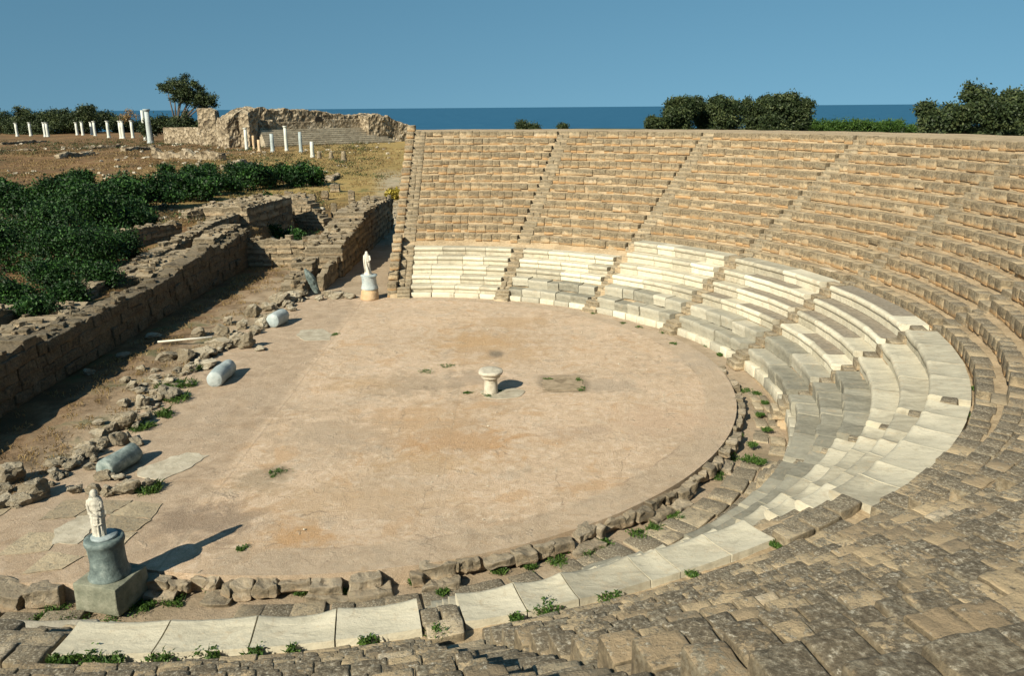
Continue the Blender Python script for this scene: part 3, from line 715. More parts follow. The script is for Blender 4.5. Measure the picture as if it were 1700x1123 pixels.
def loft(mb, rings, n=56, fold=None, tint=.5, cap=True, R3=None, c=(0, 0, 0)):
    V = []
    for (cx, cy, z, rx, ry, amp) in rings:
        for i in range(n):
            a = 2 * math.pi * i / n
            f = 1 + amp * (math.sin(9 * a + 2.2 * z) * .6 + math.sin(14 * a - 3 * z + 1) * .4)
            V.append((cx + rx * math.cos(a) * f, cy + ry * math.sin(a) * f, z))
    k = len(rings); F = []
    for q in range(k - 1):
        for i in range(n):
            j = (i + 1) % n; F.append((q * n + i, q * n + j, (q + 1) * n + j, (q + 1) * n + i))
    if cap: F.append([(k - 1) * n + i for i in range(n)]); F.append(list(range(n))[::-1])
    V = np.array(V)
    if R3 is not None: V = V @ np.array(R3).T
    mb.add(V + np.array(c, float), F, tint)
def tube(mb, pts, radii, n=10, tint=.5):
    pts = [Vector(p) for p in pts]; V = []; k = len(pts)
    for i, p in enumerate(pts):
        d = (pts[min(i + 1, k - 1)] - pts[max(i - 1, 0)]).normalized()
        u = d.cross(Vector((0, 0, 1)) if abs(d.z) < .9 else Vector((1, 0, 0))).normalized(); v = d.cross(u)
        for j in range(n):
            a = 2 * math.pi * j / n; w = p + (u * math.cos(a) + v * math.sin(a)) * radii[i]; V.append(w[:])
    F = [(i * n + j, i * n + (j + 1) % n, (i + 1) * n + (j + 1) % n, (i + 1) * n + j) for i in range(k - 1) for j in range(n)]
    F += [list(range(n))[::-1], [(k - 1) * n + j for j in range(n)]]
    mb.add(V, F, tint)
def interp_rings(keys, m=44):
    K = np.array(keys, float); z = np.linspace(K[0, 2], K[-1, 2], m); return [tuple(np.interp(zz, K[:, 2], K[:, c]) if c != 2 else zz for c in range(6)) for zz in z]

# near statue on its dark drum
PL = Vector((-8.78, 15.22, 0))
ped = empty("statue_pedestal", (PL.x, PL.y, -.32), "dark blue grey drum pedestal on a square block carrying the nearer headless statue", "pedestal", "statue pedestals at the ends of the stage")
b = MB(); add_block(b, .54, .50, .33, xf_lin((PL.x, PL.y, -.02), R(-14)), (10, 10, 8), .02, .02, 2.5, tint=.45); b.build("base_block", M_PEDB, ped)
b = MB(); lathe(b, [(.43, .29), (.435, .33), (.41, .38), (.385, .46), (.37, .65), (.365, .95), (.375, 1.05), (.395, 1.09), (.405, 1.14), (.395, 1.20), (.36, 1.215), (.1, 1.22)], (PL.x, PL.y, 0), 44, .45, .016, seed=4)
b.build("drum", M_BLUE, ped)
st = empty("statue", (PL.x - .06, PL.y - .02, 1.22), "headless white draped marble figure on the dark blue grey drum, lower left", "statue", "headless marble statues flanking the stage")
keys = [(0, 0, 0, .19, .15, .0), (0, 0, .05, .19, .15, .0), (0, 0, .06, .14, .115, .16), (0, 0, .2, .135, .11, .17), (0, 0, .42, .15, .12, .12), (.01, 0, .62, .165, .125, .05), (.01, 0, .8, .165, .12, .04), (0, 0, .95, .175, .115, .04), (0, 0, 1.02, .165, .105, .02), (0, 0, 1.08, .115, .09, .0), (0, .01, 1.12, .085, .08, .0), (0, .02, 1.18, .085, .085, 0), (0, .02, 1.26, .07, .07, 0), (0, .02, 1.30, .02, .02, 0)]
keys = [(k[0], k[1], k[2] * .86, k[3] * .92, k[4] * .92, k[5]) for k in keys]
rg = []
for t in interp_rings(keys, 70):
    cx, cy, z, rx, ry, am = t
    if .42 < z < .98: s = 1 + .035 * math.sin(z * 62 + 2 * math.sin(3 * z)); rx *= s; ry *= s
    rg.append((cx, cy, z, rx, ry, am))
b = MB(); loft(b, rg, 60, c=st.location, tint=.65)
o = st.location
def so(x, y, z, k=.9): return (o.x + x * k, o.y + y * k, o.z + z * .86)
tube(b, [so(-.13, -.02, 1.03), so(-.155, -.04, .85), so(-.135, -.07, .70), so(-.06, -.105, .66), so(.03, -.11, .70)], [.045, .036, .03, .026, .02], 12, .6)
tube(b, [so(.13, -.02, 1.0), so(.15, -.03, .85), so(.13, -.06, .77), so(.06, -.105, .80), so(-.03, -.105, .86)], [.045, .036, .03, .026, .02], 12, .6)
tube(b, [so(-.13, -.03, 1.02), so(-.15, -.06, .93), so(-.11, -.11, .78), so(.02, -.125, .66), so(.14, -.07, .60)], [.03, .032, .03, .03, .025], 10, .5)
tube(b, [so(-.12, -.07, .46), so(-.02, -.115, .38), so(.10, -.09, .40), so(.15, -.01, .46)], [.02, .028, .028, .02], 10, .5)
b.build("figure", M_WHITE, st)
b = MB(); loft(b, interp_rings([(0, .02, .84, .150, .105, .06), (0, .02, .91, .118, .095, .08), (-.01, .015, .97, .085, .08, .08), (-.02, .01, 1.02, .066, .062, .06), (-.03, .01, 1.06, .05, .042, .03), (-.035, .01, 1.08, .02, .015, 0)], 20), 40, c=st.location, tint=.3); b.build("veil", m_stone2("weathered_marble", [(.25, (.20, .20, .17)), (.5, (.33, .33, .29)), (.8, (.48, .46, .40))]), st)
b = MB(); lathe(b, [(.26, -.01), (.265, .03), (.25, .05), (.05, .055)], st.location + Vector((.07, .02, .01)), 24, .4, .012, seed=5); b.build("plinth", M_PALEBLUE, st)

# far statue
PR = Vector((-7.72, 42.35, 0))
ped = empty("statue_pedestal", (PR.x, PR.y, -.03), "pale grey drum pedestal on a patched tan base carrying the farther statue", "pedestal", "statue pedestals at the ends of the stage")
b = MB(); lathe(b, [(.50, -.05), (.50, .1), (.475, .35), (.455, .58), (.1, .6)], (PR.x, PR.y, 0), 28, .5, .03, seed=9); b.build("patched_base", M_BRICK, ped)
b = MB(); lathe(b, [(.465, .56), (.47, .62), (.43, .72), (.39, .85), (.385, 1.15), (.40, 1.22), (.41, 1.27), (.05, 1.28)], (PR.x, PR.y, 0), 28, .75, .018, seed=2); b.build("drum", M_PALEBLUE, ped)
b = MB(); lathe(b, [(.41, 1.26), (.45, 1.29), (.44, 1.34), (.3, 1.36), (.05, 1.365)], (PR.x + .02, PR.y, 0), 24, .6, .025, seed=12); b.build("cap_slab", M_PALEBLUE, ped)
st = empty("statue", (PR.x - .04, PR.y, 1.34), "slim white headless marble statue on the pale pedestal near the far stage entrance", "statue", "headless marble statues flanking the stage")
keys = [(0, 0, 0, .22, .17, .03), (0, 0, .06, .20, .16, .08), (.0, 0, .15, .165, .13, .16), (-.02, 0, .4, .145, .12, .14), (-.02, 0, .65, .15, .12, .10), (-.01, 0, .85, .155, .12, .08), (-.01, 0, 1.0, .145, .11, .05), (-.02, 0, 1.12, .11, .09, .02), (-.02, 0, 1.2, .075, .07, .0), (-.02, 0, 1.27, .06, .055, 0), (-.02, 0, 1.29, .02, .02, 0)]
b = MB(); loft(b, interp_rings(keys, 56), 56, c=st.location, tint=.95); o = st.location
so = lambda x, y, z: (o.x + x, o.y + y, o.z + z)
tube(b, [so(-.14, -.03, 1.08), so(-.17, -.06, .85), so(-.15, -.11, .55), so(-.13, -.10, .2)], [.05, .04, .035, .03], 10, .9)
tube(b, [so(.12, -.02, 1.06), so(.165, -.05, .84), so(.12, -.13, .72), so(0, -.16, .80)], [.05, .045, .04, .035], 10, .9)
tube(b, [so(-.06, -.12, .98), so(-.03, -.15, .6), so(.05, -.16, .3), so(.13, -.10, .08)], [.02, .03, .03, .03], 10, .8)
b.build("figure", M_WHITE, st)

# fallen drums
def drum(px0, px1, z, r, label, mat, tint=.6):
    p, q = at(*px0, z), at(*px1, z); d = (q - p); L = d.length; c = (p + q) / 2; c.z = r - .03
    ax = d.normalized(); u = Vector((0, 0, 1)).cross(ax).normalized(); v = ax.cross(u)
    M3 = np.array([[u.x, v.x, ax.x], [u.y, v.y, ax.y], [u.z, v.z, ax.z]])
    b = MB(); h = L / 2
    lathe(b, [(r * .2, -h + .015), (r * .9, -h), (r * .99, -h + .05), (r, -h * .5), (r, 0), (r * .985, h * .5), (r * .97, h - .05), (r * .9, h), (r * .2, h - .02)], c, 30, tint, .03, M3, seed=int(px0[0]))
    o = b.build("fallen_column_drum", mat, loc=(c.x, c.y, 0)); tag(o, label, "column drum", "fallen column drums along the stage edge"); return o
drum((172, 782), (224, 752), .25, .30, "long blue grey column drum lying among rubble behind the nearer statue", M_BLUE, .75)
drum((356, 632), (381, 610), .25, .31, "pale blue grey column drum lying at the middle of the stage edge", M_PALEBLUE, .55)
drum((452, 536), (470, 527), .25, .36, "short pale blue drum lying farthest along the rubble line", M_PALEBLUE, .6)
# leaning blue fragment
b = MB(); e = at(527, 490, .1); Mx = np.array(Matrix.Rotation(R(-16), 3, 'Y') @ Matrix.Rotation(R(10), 3, 'X'))
loft(b, interp_rings([(0, 0, 0, .12, .11, .02), (0, 0, .15, .16, .14, .10), (0, 0, .45, .21, .18, .14), (0, 0, .75, .24, .20, .15), (-.03, 0, 1.05, .22, .18, .12), (-.07, 0, 1.25, .16, .15, .08), (-.09, 0, 1.42, .10, .10, .05), (-.09, 0, 1.5, .06, .06, 0)], 24), 36, c=(e.x, e.y, .22), R3=Mx, tint=.45)
b.v[0] = b.v[0] + v3(b.v[0] * 6, 4, 3) * .03; tag(b.build("leaning_statue_fragment", M_BLUE), "green blue broken statue torso leaning upright by the low wall", "statue fragment")

# ------------------------------------------------------------------ rubble stones
def rock(mb, c, sx, sy, sz, rz, seed, tint, blocky=.6):
    bm = bmesh.new(); bmesh.ops.create_icosphere(bm, subdivisions=4 if sx > .2 else 3, radius=1.0)
    P = np.array([v.co[:] for v in bm.verts]); F = [[v.index for v in f.verts] for f in bm.faces]; bm.free()
    mx = np.abs(P).max(1, keepdims=True); P = P * (1 - blocky) + P / mx * blocky * .82
    rr = np.random.default_rng(seed)
    for _ in range(11):
        d = rr.normal(size=3); d /= np.linalg.norm(d); k = rr.uniform(.5, .82); s = P @ d; over = np.clip(s - k, 0, None); P = P - np.outer(over, d) * .95
    P = P + v3(P * 1.3 + seed, seed % 60, 2) * .16 + v3(P * 3.7 + seed, seed % 60 + 3, 4) * .085
    P = P * np.array([sx, sy, sz]); cs, sn = math.cos(rz), math.sin(rz)
    P = np.c_[P[:, 0] * cs - P[:, 1] * sn, P[:, 0] * sn + P[:, 1] * cs, P[:, 2]]
    zb = P[:, 2].min(); P[:, 2] -= zb + sz * .22
    mb.add(P + np.array(c, float), F, tint, .75, random.random())
TONE = {'t': ('tan', .42), 'd': ('dark mottled', .18), 'w': ('pale', .85), 'g': ('grey', .35)}
STONES = [ # px, py (foot), width px, height factor, tone, special label
 (279, 600, 46, .55, 't', "long tan lump of walling at the pit side of the rubble, beside a dark boulder"), (309, 600, 34, .85, 'd', "dark mottled boulder at the right end of the long tan lump of walling"), (236, 613, 18, .6, 't', 0), (257, 617, 18, .5, 't', 0), (209, 632, 20, .7, 'd', 0), (256, 630, 22, .5, 'w', 0), (241, 640, 15, .6, 'w', 0),
 (221, 648, 22, .8, 't', 0), (235, 655, 28, .5, 't', 0), (209, 675, 31, .6, 't', 0), (238, 680, 25, 1.1, 'w', "upright pale block standing at the left of the middle rubble heap"), (260, 660, 25, .6, 'g', 0), (282, 666, 36, .8, 'g', "tilted grey squared block propped in the middle rubble heap beside green weeds"), (283, 640, 22, .6, 'w', 0), (313, 642, 18, .6, 't', 0),
 (315, 620, 27, .5, 't', 0), (346, 612, 37, .45, 'w', "flat pale squared block just above the pale middle drum"), (342, 594, 45, .4, 't', 0), (368, 580, 45, .45, 't', 0), (371, 560, 34, .8, 'd', 0), (380, 540, 19, 1.0, 't', 0), (412, 580, 32, 1.1, 't', "tall leaning tan boulder next to the floor edge beyond the middle drum"),
 (391, 578, 30, .7, 'g', 0), (403, 547, 27, .7, 't', 0), (421, 526, 27, 1.0, 't', "squat tan boulder with a flat top left of the farthest drum"), (436, 546, 30, .7, 'w', 0), (424, 552, 24, .7, 't', 0), (466, 508, 38, .7, 't', 0), (448, 517, 25, .8, 't', 0), (485, 503, 30, .8, 'w', 0), (500, 495, 28, .6, 't', 0),
 (330, 558, 27, .7, 'd', "dark rough lump alone in the grass of the pit"), (254, 560, 28, .3, 'g', 0), (206, 592, 28, .3, 'd', 0), (147, 621, 18, .7, 't', "small tan stone alone in the shadow of the pit wall"), (100, 608, 26, .8, 'w', "whitish block lying at the foot of the shaded pit wall"), (433, 583, 26, .35, 't', "flat tan stone lying on the orchestra floor by the tall boulder"),
 (163, 708, 18, .6, 'g', 0), (207, 716, 44, .75, 'd', "largest dark mottled boulder above the long blue drum"), (180, 722, 36, .7, 'd', 0), (170, 735, 36, .7, 'g', 0), (142, 750, 42, .7, 'g', "broad grey lump at the left of the long blue drum"), (130, 773, 22, 1.1, 'w', "bright pale cube shaped stone left of the long blue drum"), (198, 742, 32, .8, 't', "squared tan block behind the long blue drum"), (228, 742, 27, .7, 'w', "white squared block touching the far end of the long blue drum"),
 (97, 778, 40, .55, 'd', 0), (150, 782, 25, .5, 't', 0), (174, 800, 34, .6, 'g', 0), (199, 799, 24, .5, 'w', 0), (213, 824, 46, .75, 't', "wide tan block with a weathered dark end in front of the long blue drum"), (181, 826, 26, .8, 't', 0), (250, 816, 32, .7, 't', "tan stone at the right end of the near rubble, beside weeds"), (126, 822, 24, .7, 't', 0), (156, 824, 26, .8, 't', 0),
 (60, 834, 46, .75, 'd', "huge dark pitted boulder at the left edge of the near rubble"), (18, 806, 40, .8, 't', 0), (38, 842, 42, .6, 't', 0), (6, 846, 30, .8, 't', 0), (10, 822, 26, .7, 't', 0),
 (560, 497, 30, .5, 't', 0), (582, 497, 24, .5, 't', 0), (545, 495, 26, .55, 't', 0), (530, 500, 20, .5, 'w', 0), (655, 487, 14, .3, 't', 0)]
def zone(px, py):
    if px > 520: return "by the far pedestal"
    if py > 690: return "around the long blue grey drum"
    if py > 602: return "in the middle rubble heap"
    if px < 345: return "on the floor of the grassy pit"
    return "in the far rubble line beyond the middle drum"
for i, (px, py, wp, hf, tn, lab) in enumerate(STONES):
    g = at(px, py, 0.0); dep = math.hypot(g.x, g.y) * .96 + 2.8; sx = wp * dep / 1322 / 2 * .98
    sy = sx * random.uniform(.65, .95); sz = sx * hf * random.uniform(.95, 1.1)
    g = g + Vector((g.x, g.y, 0)).normalized() * sy * .6
    b = MB(); rock(b, (0, 0, 0), sx, sy, sz, random.uniform(-.6, .9), 100 + i, TONE[tn][1], .55)
    o = b.build("rubble_stone", M_ROCKL, loc=None, smooth=False); o.location = (g.x, g.y, gz(g.x, g.y) if g.x < -13 else 0.0)
    size = "small" if sx < .3 else ("middling" if sx < .45 else "big")
    tag(o, lab or "%s rough %s stone %s" % (size, TONE[tn][0], zone(px, py)), "stone", "rubble stones along the stage edge")

# smaller stones packed between them
random.seed(91)
LINE = [(20, 838), (60, 818), (110, 778), (155, 748), (200, 725), (250, 672), (290, 640), (335, 604), (375, 575), (415, 552), (445, 530), (475, 508), (500, 497)]
for i in range(190):
    t = random.uniform(0, len(LINE) - 1.001); k = int(t); f = t - k
    px = LINE[k][0] * (1 - f) + LINE[k + 1][0] * f + random.gauss(0, 9); py = LINE[k][1] * (1 - f) + LINE[k + 1][1] * f + random.gauss(0, 4)
    g = at(px, py, 0); sx = random.choice((random.uniform(.07, .18), random.uniform(.12, .30))); b = MB()
    rock(b, (0, 0, 0), sx, sx * random.uniform(.6, .95), sx * random.uniform(.5, .9), random.uniform(0, 6), 600 + i, random.uniform(.2, .8), .5)
    o = b.build("rubble_stone", M_ROCKL, loc=None, smooth=False); o.location = (g.x, g.y, 0 if g.x > -13 else gz(g.x, g.y))
    tag(o, "small broken stone packed between blocks " + zone(px, py), "stone", "small stones in the stage edge rubble")
# pale broken paving on the left of the floor
def flag(pxs, label, mat=None, tint=.6, z=.024):
    P = [at(x, y, 0) for x, y in pxs]; pts = []
    for i in range(len(P)):
        p, q = P[i], P[(i + 1) % len(P)]
        for t in np.linspace(0, 1, 5)[:-1]: pts.append((p.x + (q.x - p.x) * t + random.gauss(0, .03), p.y + (q.y - p.y) * t + random.gauss(0, .03)))
    b = MB(); prism_sheet(b, pts, z, .04, tint); tag(b.build("paving_slab", mat or M_SLAB, smooth=False), label, "paving slab", "pale paving slabs on the stage floor")
flag([(225, 780), (262, 770), (310, 752), (345, 758), (318, 778), (265, 800), (228, 792)], "broken pale slab lying right of the long blue drum")
flag([(86, 905), (92, 880), (130, 858), (178, 850), (172, 866), (150, 882), (132, 905)], "big pale slab behind the nearer statue pedestal")
flag([(492, 558), (500, 549), (535, 547), (552, 556), (545, 566), (505, 567)], "pale slab near the far end of the stage floor", tint=.45)
random.seed(44)
GX = [-14.9 + .95 * i for i in range(7)]; GY = [15.75 + .85 * j for j in range(5)]
CR = {(i, j): (GX[i] + random.uniform(-.22, .22), GY[j] + random.uniform(-.2, .2)) for i in range(7) for j in range(5)}
for i in range(6):
    for j in range(4):
        q = [CR[(i, j)], CR[(i + 1, j)], CR[(i + 1, j + 1)], CR[(i, j + 1)]]
        cx_, cy_ = sum(p[0] for p in q) / 4, sum(p[1] for p in q) / 4
        if random.random() < .45 or math.hypot(cx_ - PL.x, cy_ - PL.y) < 1.15: continue
        pts = []
        for e_ in range(4):
            p, p2 = q[e_], q[(e_ + 1) % 4]
            for t in np.linspace(0, 1, 6)[:-1]: pts.append((cx_ + (p[0] + (p2[0] - p[0]) * t - cx_) * .955 + random.gauss(0, .018), cy_ + (p[1] + (p2[1] - p[1]) * t - cy_) * .955 + random.gauss(0, .018)))
        b = MB(); prism_sheet(b, pts, .026 + random.uniform(-.006, .006), .05, random.random())
        tag(b.build("paving_slab", M_STEP, smooth=False), "worn irregular tan flagstone on the near left stage floor behind the pedestal", "paving slab", "worn flagstones behind the nearer pedestal")
# white pole in the pit
p, q = at(262, 568, .12), at(352, 560, .3)
b = MB(); tube(b, [p, (p + q) / 2, q], [.045, .045, .045], 10, .9); tag(b.build("white_pole", M_WHITE), "long white pole lying across the grassy pit", "pole")

# ------------------------------------------------------------------ ruined walls of the stage building
def block_wall(name, label, pts, thick, hfun, cat="wall", bl=(.5, 1.0), ch=.42, z0=0.0, mat=None, seed=1, n=(6, 5, 5), nz=.055, group=None, tint=(.45, .2)):
    """courses of blocks along a polyline; hfun(s) gives the ruined height at distance s"""
    random.seed(seed); b = MB(); s0 = 0.0
    for (p, q) in zip(pts[:-1], pts[1:]):
        p = np.array(p, float); q = np.array(q, float); L = np.linalg.norm(q - p); d = (q - p) / L; rz = math.atan2(d[1], d[0])
        zc = z0; course = 0
        while zc < z0 + 5:
            hh = ch * random.uniform(.85, 1.15); s = -random.uniform(0, .4) if course else 0
            anyb = False
            while s < L - .05:
                w = min(random.uniform(*bl), L - s)
                top = hfun(s0 + s + w / 2)
                if zc + hh * random.uniform(.4, .8) < z0 + top:
                    hb = min(hh, max(.15, z0 + top - zc))
                    cx = p + d * (max(0, s) + (w + min(0, s)) / 2)
                    add_block(b, (w + min(0, s)) / 2 - .006, thick / 2 + random.gauss(0, .05), hb / 2, xf_lin((cx[0], cx[1], zc + hb / 2), rz + random.gauss(0, .008)), n, .04, nz, 2.4, tint=min(1, max(0, random.gauss(*tint)))); anyb = True
                s += w
            if not anyb: break
            zc += hh; course += 1
        s0 += L
    # loose packing stones on the ruined top
    s0 = 0.0
    for (p, q) in zip(pts[:-1], pts[1:]):
        p = np.array(p, float); q = np.array(q, float); L = np.linalg.norm(q - p); d = (q - p) / L; nrm = np.array([-d[1], d[0]])
        for _ in range(int(L * thick * 2.2)):
            sx = random.uniform(.08, .26); ss = random.uniform(.1, L - .1); o_ = random.uniform(-.5, .5) * (thick - .2)
            c0 = p + d * ss + nrm * o_
            add_block(b, sx, sx * random.uniform(.6, 1), sx * random.uniform(.4, .8), xf_lin((c0[0], c0[1], z0 + hfun(s0 + ss) + random.uniform(-.06, .06)), random.uniform(0, 3)), (4, 4, 4), .03, .05, 3, tint=random.uniform(.2, .9))
        s0 += L
    # rubble core, a few cm inside the faces, so joints are not see-through
    s0 = 0.0
    for (p, q) in zip(pts[:-1], pts[1:]):
        p = np.array(p, float); q = np.array(q, float); L = np.linalg.norm(q - p); d = (q - p) / L; nrm = np.array([-d[1], d[0]]); m = max(3, int(L / .4)); V = []
        for i in range(m + 1):
            s = L * i / m; tt = max(.1, hfun(s0 + s) - .08 + .08 * math.sin(s * 5)); c0 = p + d * min(max(s, .05), L - .05)
            for (o, z) in ((-thick / 2 + .05, z0 - .3), (-thick / 2 + .05, z0 + tt), (0, z0 + tt + .02), (thick / 2 - .05, z0 + tt), (thick / 2 - .05, z0 - .3)):
                V.append((*(c0 + nrm * o), z))
        F = [(i * 5 + j, i * 5 + j + 1, (i + 1) * 5 + j + 1, (i + 1) * 5 + j) for i in range(m) for j in range(4)] + [[0, 1, 2, 3, 4][::-1], [m * 5 + j for j in range(5)]]
        b.add(np.array(V) + v3(np.array(V) * 3, 9, 2) * .02, F, .6); s0 += L
    o = b.build(name, mat or M_WALL, smooth=False); return tag(o, label, cat, group)
def tab(*kv):
    K = np.array(kv, float); return lambda s: float(np.interp(s, K[:, 0], K[:, 1]))
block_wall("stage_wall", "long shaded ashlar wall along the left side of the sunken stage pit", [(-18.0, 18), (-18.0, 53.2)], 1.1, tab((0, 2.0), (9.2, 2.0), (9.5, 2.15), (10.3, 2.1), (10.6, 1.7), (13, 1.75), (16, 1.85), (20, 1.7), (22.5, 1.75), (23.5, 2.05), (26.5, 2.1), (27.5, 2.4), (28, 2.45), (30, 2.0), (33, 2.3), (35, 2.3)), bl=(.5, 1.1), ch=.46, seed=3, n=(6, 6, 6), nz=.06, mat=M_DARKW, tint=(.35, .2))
block_wall("back_wall", "long top surface wall of rough blocks running behind the pit wall, left", [(-20.4, 36), (-20.6, 62)], 1.0, tab((0, 2.0), (6, 1.95), (10, 2.2), (14, 2.4), (18, 2.7), (22, 2.6), (26, 2.4)), seed=5)
block_wall("back_wall", "low ruined second wall close behind the near half of the pit wall", [(-19.7, 18), (-19.7, 35)], 1.7, tab((0, 1.8), (8, 1.9), (12, 1.7), (17, 1.8)), bl=(.6, 1.3), seed=41, tint=(.5, .2))
block_wall("stage_wall_top", "raised flat topped stretch of masonry behind the far half of the pit wall", [(-19.1, 40), (-19.1, 46.5)], 1.4, tab((0, 1.9), (3, 2.0), (6.5, 2.1)), bl=(.9, 1.6), seed=6)
block_wall("stage_wall_top", "squared flat topped masonry pier at the far end of the pit wall", [(-18.75, 48.2), (-18.75, 53.5)], 1.3, tab((0, 2.5), (5.5, 2.6)), bl=(1.0, 2.0), ch=.6, seed=7)
block_wall("cross_wall", "sunlit cross wall closing the far end of the grassy pit", [(-17.6, 52.6), (-12.6, 52.4)], .8, tab((0, 1.75), (2.5, 1.8), (3.6, 1.7), (3.7, 1.5), (4.4, 1.9), (5, 1.95)), bl=(.6, 1.2), seed=8, tint=(.75, .12))
block_wall("entrance_wall", "tall thick wall along the left of the far entrance passage, its face in shade", [(-11.5, 48.4), (-11.3, 69.0)], 2.2, tab((0, 1.9), (2, 2.1), (4.5, 2.15), (5, 2.4), (8, 2.6), (8.4, 2.95), (13, 2.9), (20.6, 2.75)), bl=(.5, 1.2), ch=.42, seed=9, n=(6, 7, 5), nz=.06)
block_wall("low_wall", "low wall of big tan blocks beside the blue leaning fragment", [(-12.1, 42.8), (-12.3, 47.5)], 1.3, tab((0, .75), (2, .95), (3.2, 1.0), (3.4, 1.35), (4.8, 1.4)), bl=(1.0, 1.7), ch=.5, seed=10)
block_wall("low_wall", "short pale slab wall jutting towards the far entrance passage", [(-10.9, 44.5), (-10.9, 48.5)], .5, tab((0, .9), (3, 1.15), (4, 1.2)), bl=(1.4, 2.2), ch=.6, seed=11, tint=(.7, .1))
block_wall("tall_pier", "tall tan pier where the cross wall meets the entrance wall", [(-12.6, 49.4), (-12.5, 51.6)], .9, tab((0, 1.5), (1.2, 1.9), (2.2, 1.8)), seed=12, tint=(.7, .15))
# box-shaped ruin behind the pit
g0, g1 = at(388, 415, 1.0), at(455, 372, 1.4)
block_wall("plastered_block", "big box like mass of masonry with a plastered sunlit face behind the cross wall", [(-21.2, 59.5), (-20.0, 67.5)], 3.4, tab((0, 3.0), (8, 3.1)), bl=(1.2, 2.6), ch=.6, z0=0, seed=13, tint=(.72, .14), n=(9, 12, 7), nz=.11)
block_wall("rubble_wall", "short stepped rubble wall right of the plastered block", [(-19.3, 70.5), (-15.8, 69.0)], 1.2, tab((0, 2.9), (1.2, 2.8), (2.2, 2.2), (3.0, 1.4), (3.8, .6)), bl=(.35, .7), ch=.3, seed=14, tint=(.6, .2))
for i, (px, py, hh, ww, lab) in enumerate([(556, 372, 1.9, .55, "slender stone stub standing left of the entrance wall"), (584, 338, 1.5, .7, "stone stub farther along behind the entrance wall"), (557, 318, .9, 1.1, "square stone block in the dry grass farthest along the passage"), (540, 328, .8, .8, "squared stone block in the dry grass, second farthest"), (518, 334, .8, 1.0, "low stone block in the dry grass nearest the rubble wall"), (480, 330, .8, .9, "pale stone block above the rubble wall")]):
    g = at(px, py, 0); block_wall("stone_stub", lab, [(g.x - ww / 2, g.y), (g.x + ww / 2, g.y + .05)], ww * .9, tab((0, hh), (ww, hh * .95)), bl=(.6, 1.0), ch=.45, seed=20 + i, cat="stone block", group="stone stubs beyond the stage", n=(4, 4, 4), nz=.05)
block_wall("back_room_wall", "low irregular room wall between the bushes and the plastered block", [(-27, 66), (-22.4, 72)], .9, tab((0, 1.9), (3, 2.3), (7.6, 2.6)), seed=31)
block_wall("back_room_wall", "low stone wall at the left frame edge above the pit wall", [(-22.5, 28), (-21.2, 33)], 1.0, tab((0, 2.2), (2, 2.3), (5, 2.1)), seed=32)
block_wall("back_room_wall", "broken low wall hidden among the dark bushes on the left", [(-26.5, 48), (-23.5, 56)], .9, tab((0, 2.1), (4, 2.6), (8.5, 2.4)), seed=33)

# ------------------------------------------------------------------ ruined baths far behind
bath = empty("bath_ruin", (-55, 236, 0), "long ruined bath hall with broad stone steps beyond the dry field", "ruin")
M_BSTEP = m_stone2('pale_step_stone', [(.25, (.16, .13, .09)), (.5, (.33, .28, .20)), (.8, (.46, .41, .31))], sc=.4)
def bath_part(name, mat, fn):
    b = MB(); fn(b); return b.build(name, mat, bath, smooth=False)
S0, S1 = np.array([-66.5, 222.5]), np.array([-35.5, 251.5]); sd_ = (S1 - S0) / np.linalg.norm(S1 - S0); sn_ = np.array([-sd_[1], sd_[0]]); SL = np.linalg.norm(S1 - S0)
def steps(b):
    for k in range(8):
        o = k * .95; z = .55 * k; s = k * .3
        while s < SL - k * .5 - .2:
            wv = min(random.uniform(3.5, 6.5), SL - k * .5 - s); c0 = S0 + sd_ * (s + wv / 2) + sn_ * (o + .85)
            add_block(b, wv / 2 - .02, .95, .28 + z / 2, xf_lin((c0[0], c0[1], z / 2 + .27 + random.gauss(0, .015)), math.atan2(sd_[1], sd_[0])), (8, 3, 3), .05, .035, .9, tint=random.uniform(.3, .7), hr=(.7, .9)); s += wv
bath_part("broad_steps", M_BSTEP, steps)
def ruin_prism(b, p, q, th, prof, seed, rough=.35, res=.45):
    p = np.array(p, float); q = np.array(q, float); L = np.linalg.norm(q - p); d = (q - p) / L; nn = np.array([-d[1], d[0]]); m = int(L / res) + 2; V = []
    hs = [float(np.interp(i / (m - 1), [k[0] for k in prof], [k[1] for k in prof])) for i in range(m)]
    nzv = 14
    cols = [(-1, t) for t in np.linspace(-.1, 1, nzv)] + [(-.5, 1.02), (0, 1.0), (.5, 1.02)] + [(1, t) for t in np.linspace(1, -.1, nzv)]
    for i in range(m):
        for (o, t) in cols:
            c0 = p + d * L * i / (m - 1) + nn * o * th / 2; V.append((c0[0], c0[1], hs[i] * t))
    V = np.array(V); V = V + v3(V * .35 + seed, seed, 2) * rough * .7 + v3(V * 1.4 + seed, seed + 5, 3) * rough * np.array([.45, .45, .6])
    k = len(cols); F = [(i * k + j, (i + 1) * k + j, (i + 1) * k + j + 1, i * k + j + 1) for i in range(m - 1) for j in range(k - 1)] + [list(range(k)), [(m - 1) * k + j for j in range(k)][::-1]]
    b.add(V, F, .55 + .25 * vnoise(V * .4, seed), np.clip(V[:, 2] / 10, 0, 1) * .5)
n = NB("far_masonry"); vv = n.voro(1.1); a = n.noise(.35, 6, .65); bq = n.noise(2.2, 6, .7)
col = n.ramp(n.math('ADD', n.math('MULTIPLY', n.voro(1.1, out='Color'), .45), n.math('MULTIPLY', a, .55)), [(.3, (.12, .092, .06)), (.44, (.235, .185, .12)), (.58, (.36, .29, .195)), (.78, (.47, .40, .30))])
col = n.mix(n.math('MULTIPLY', n.step(bq, .52, .66), .8), col, (.07, .056, .038)); M_FAR = n.fin(col, [(vv, .5), (bq, .3)], .95, 1.0)
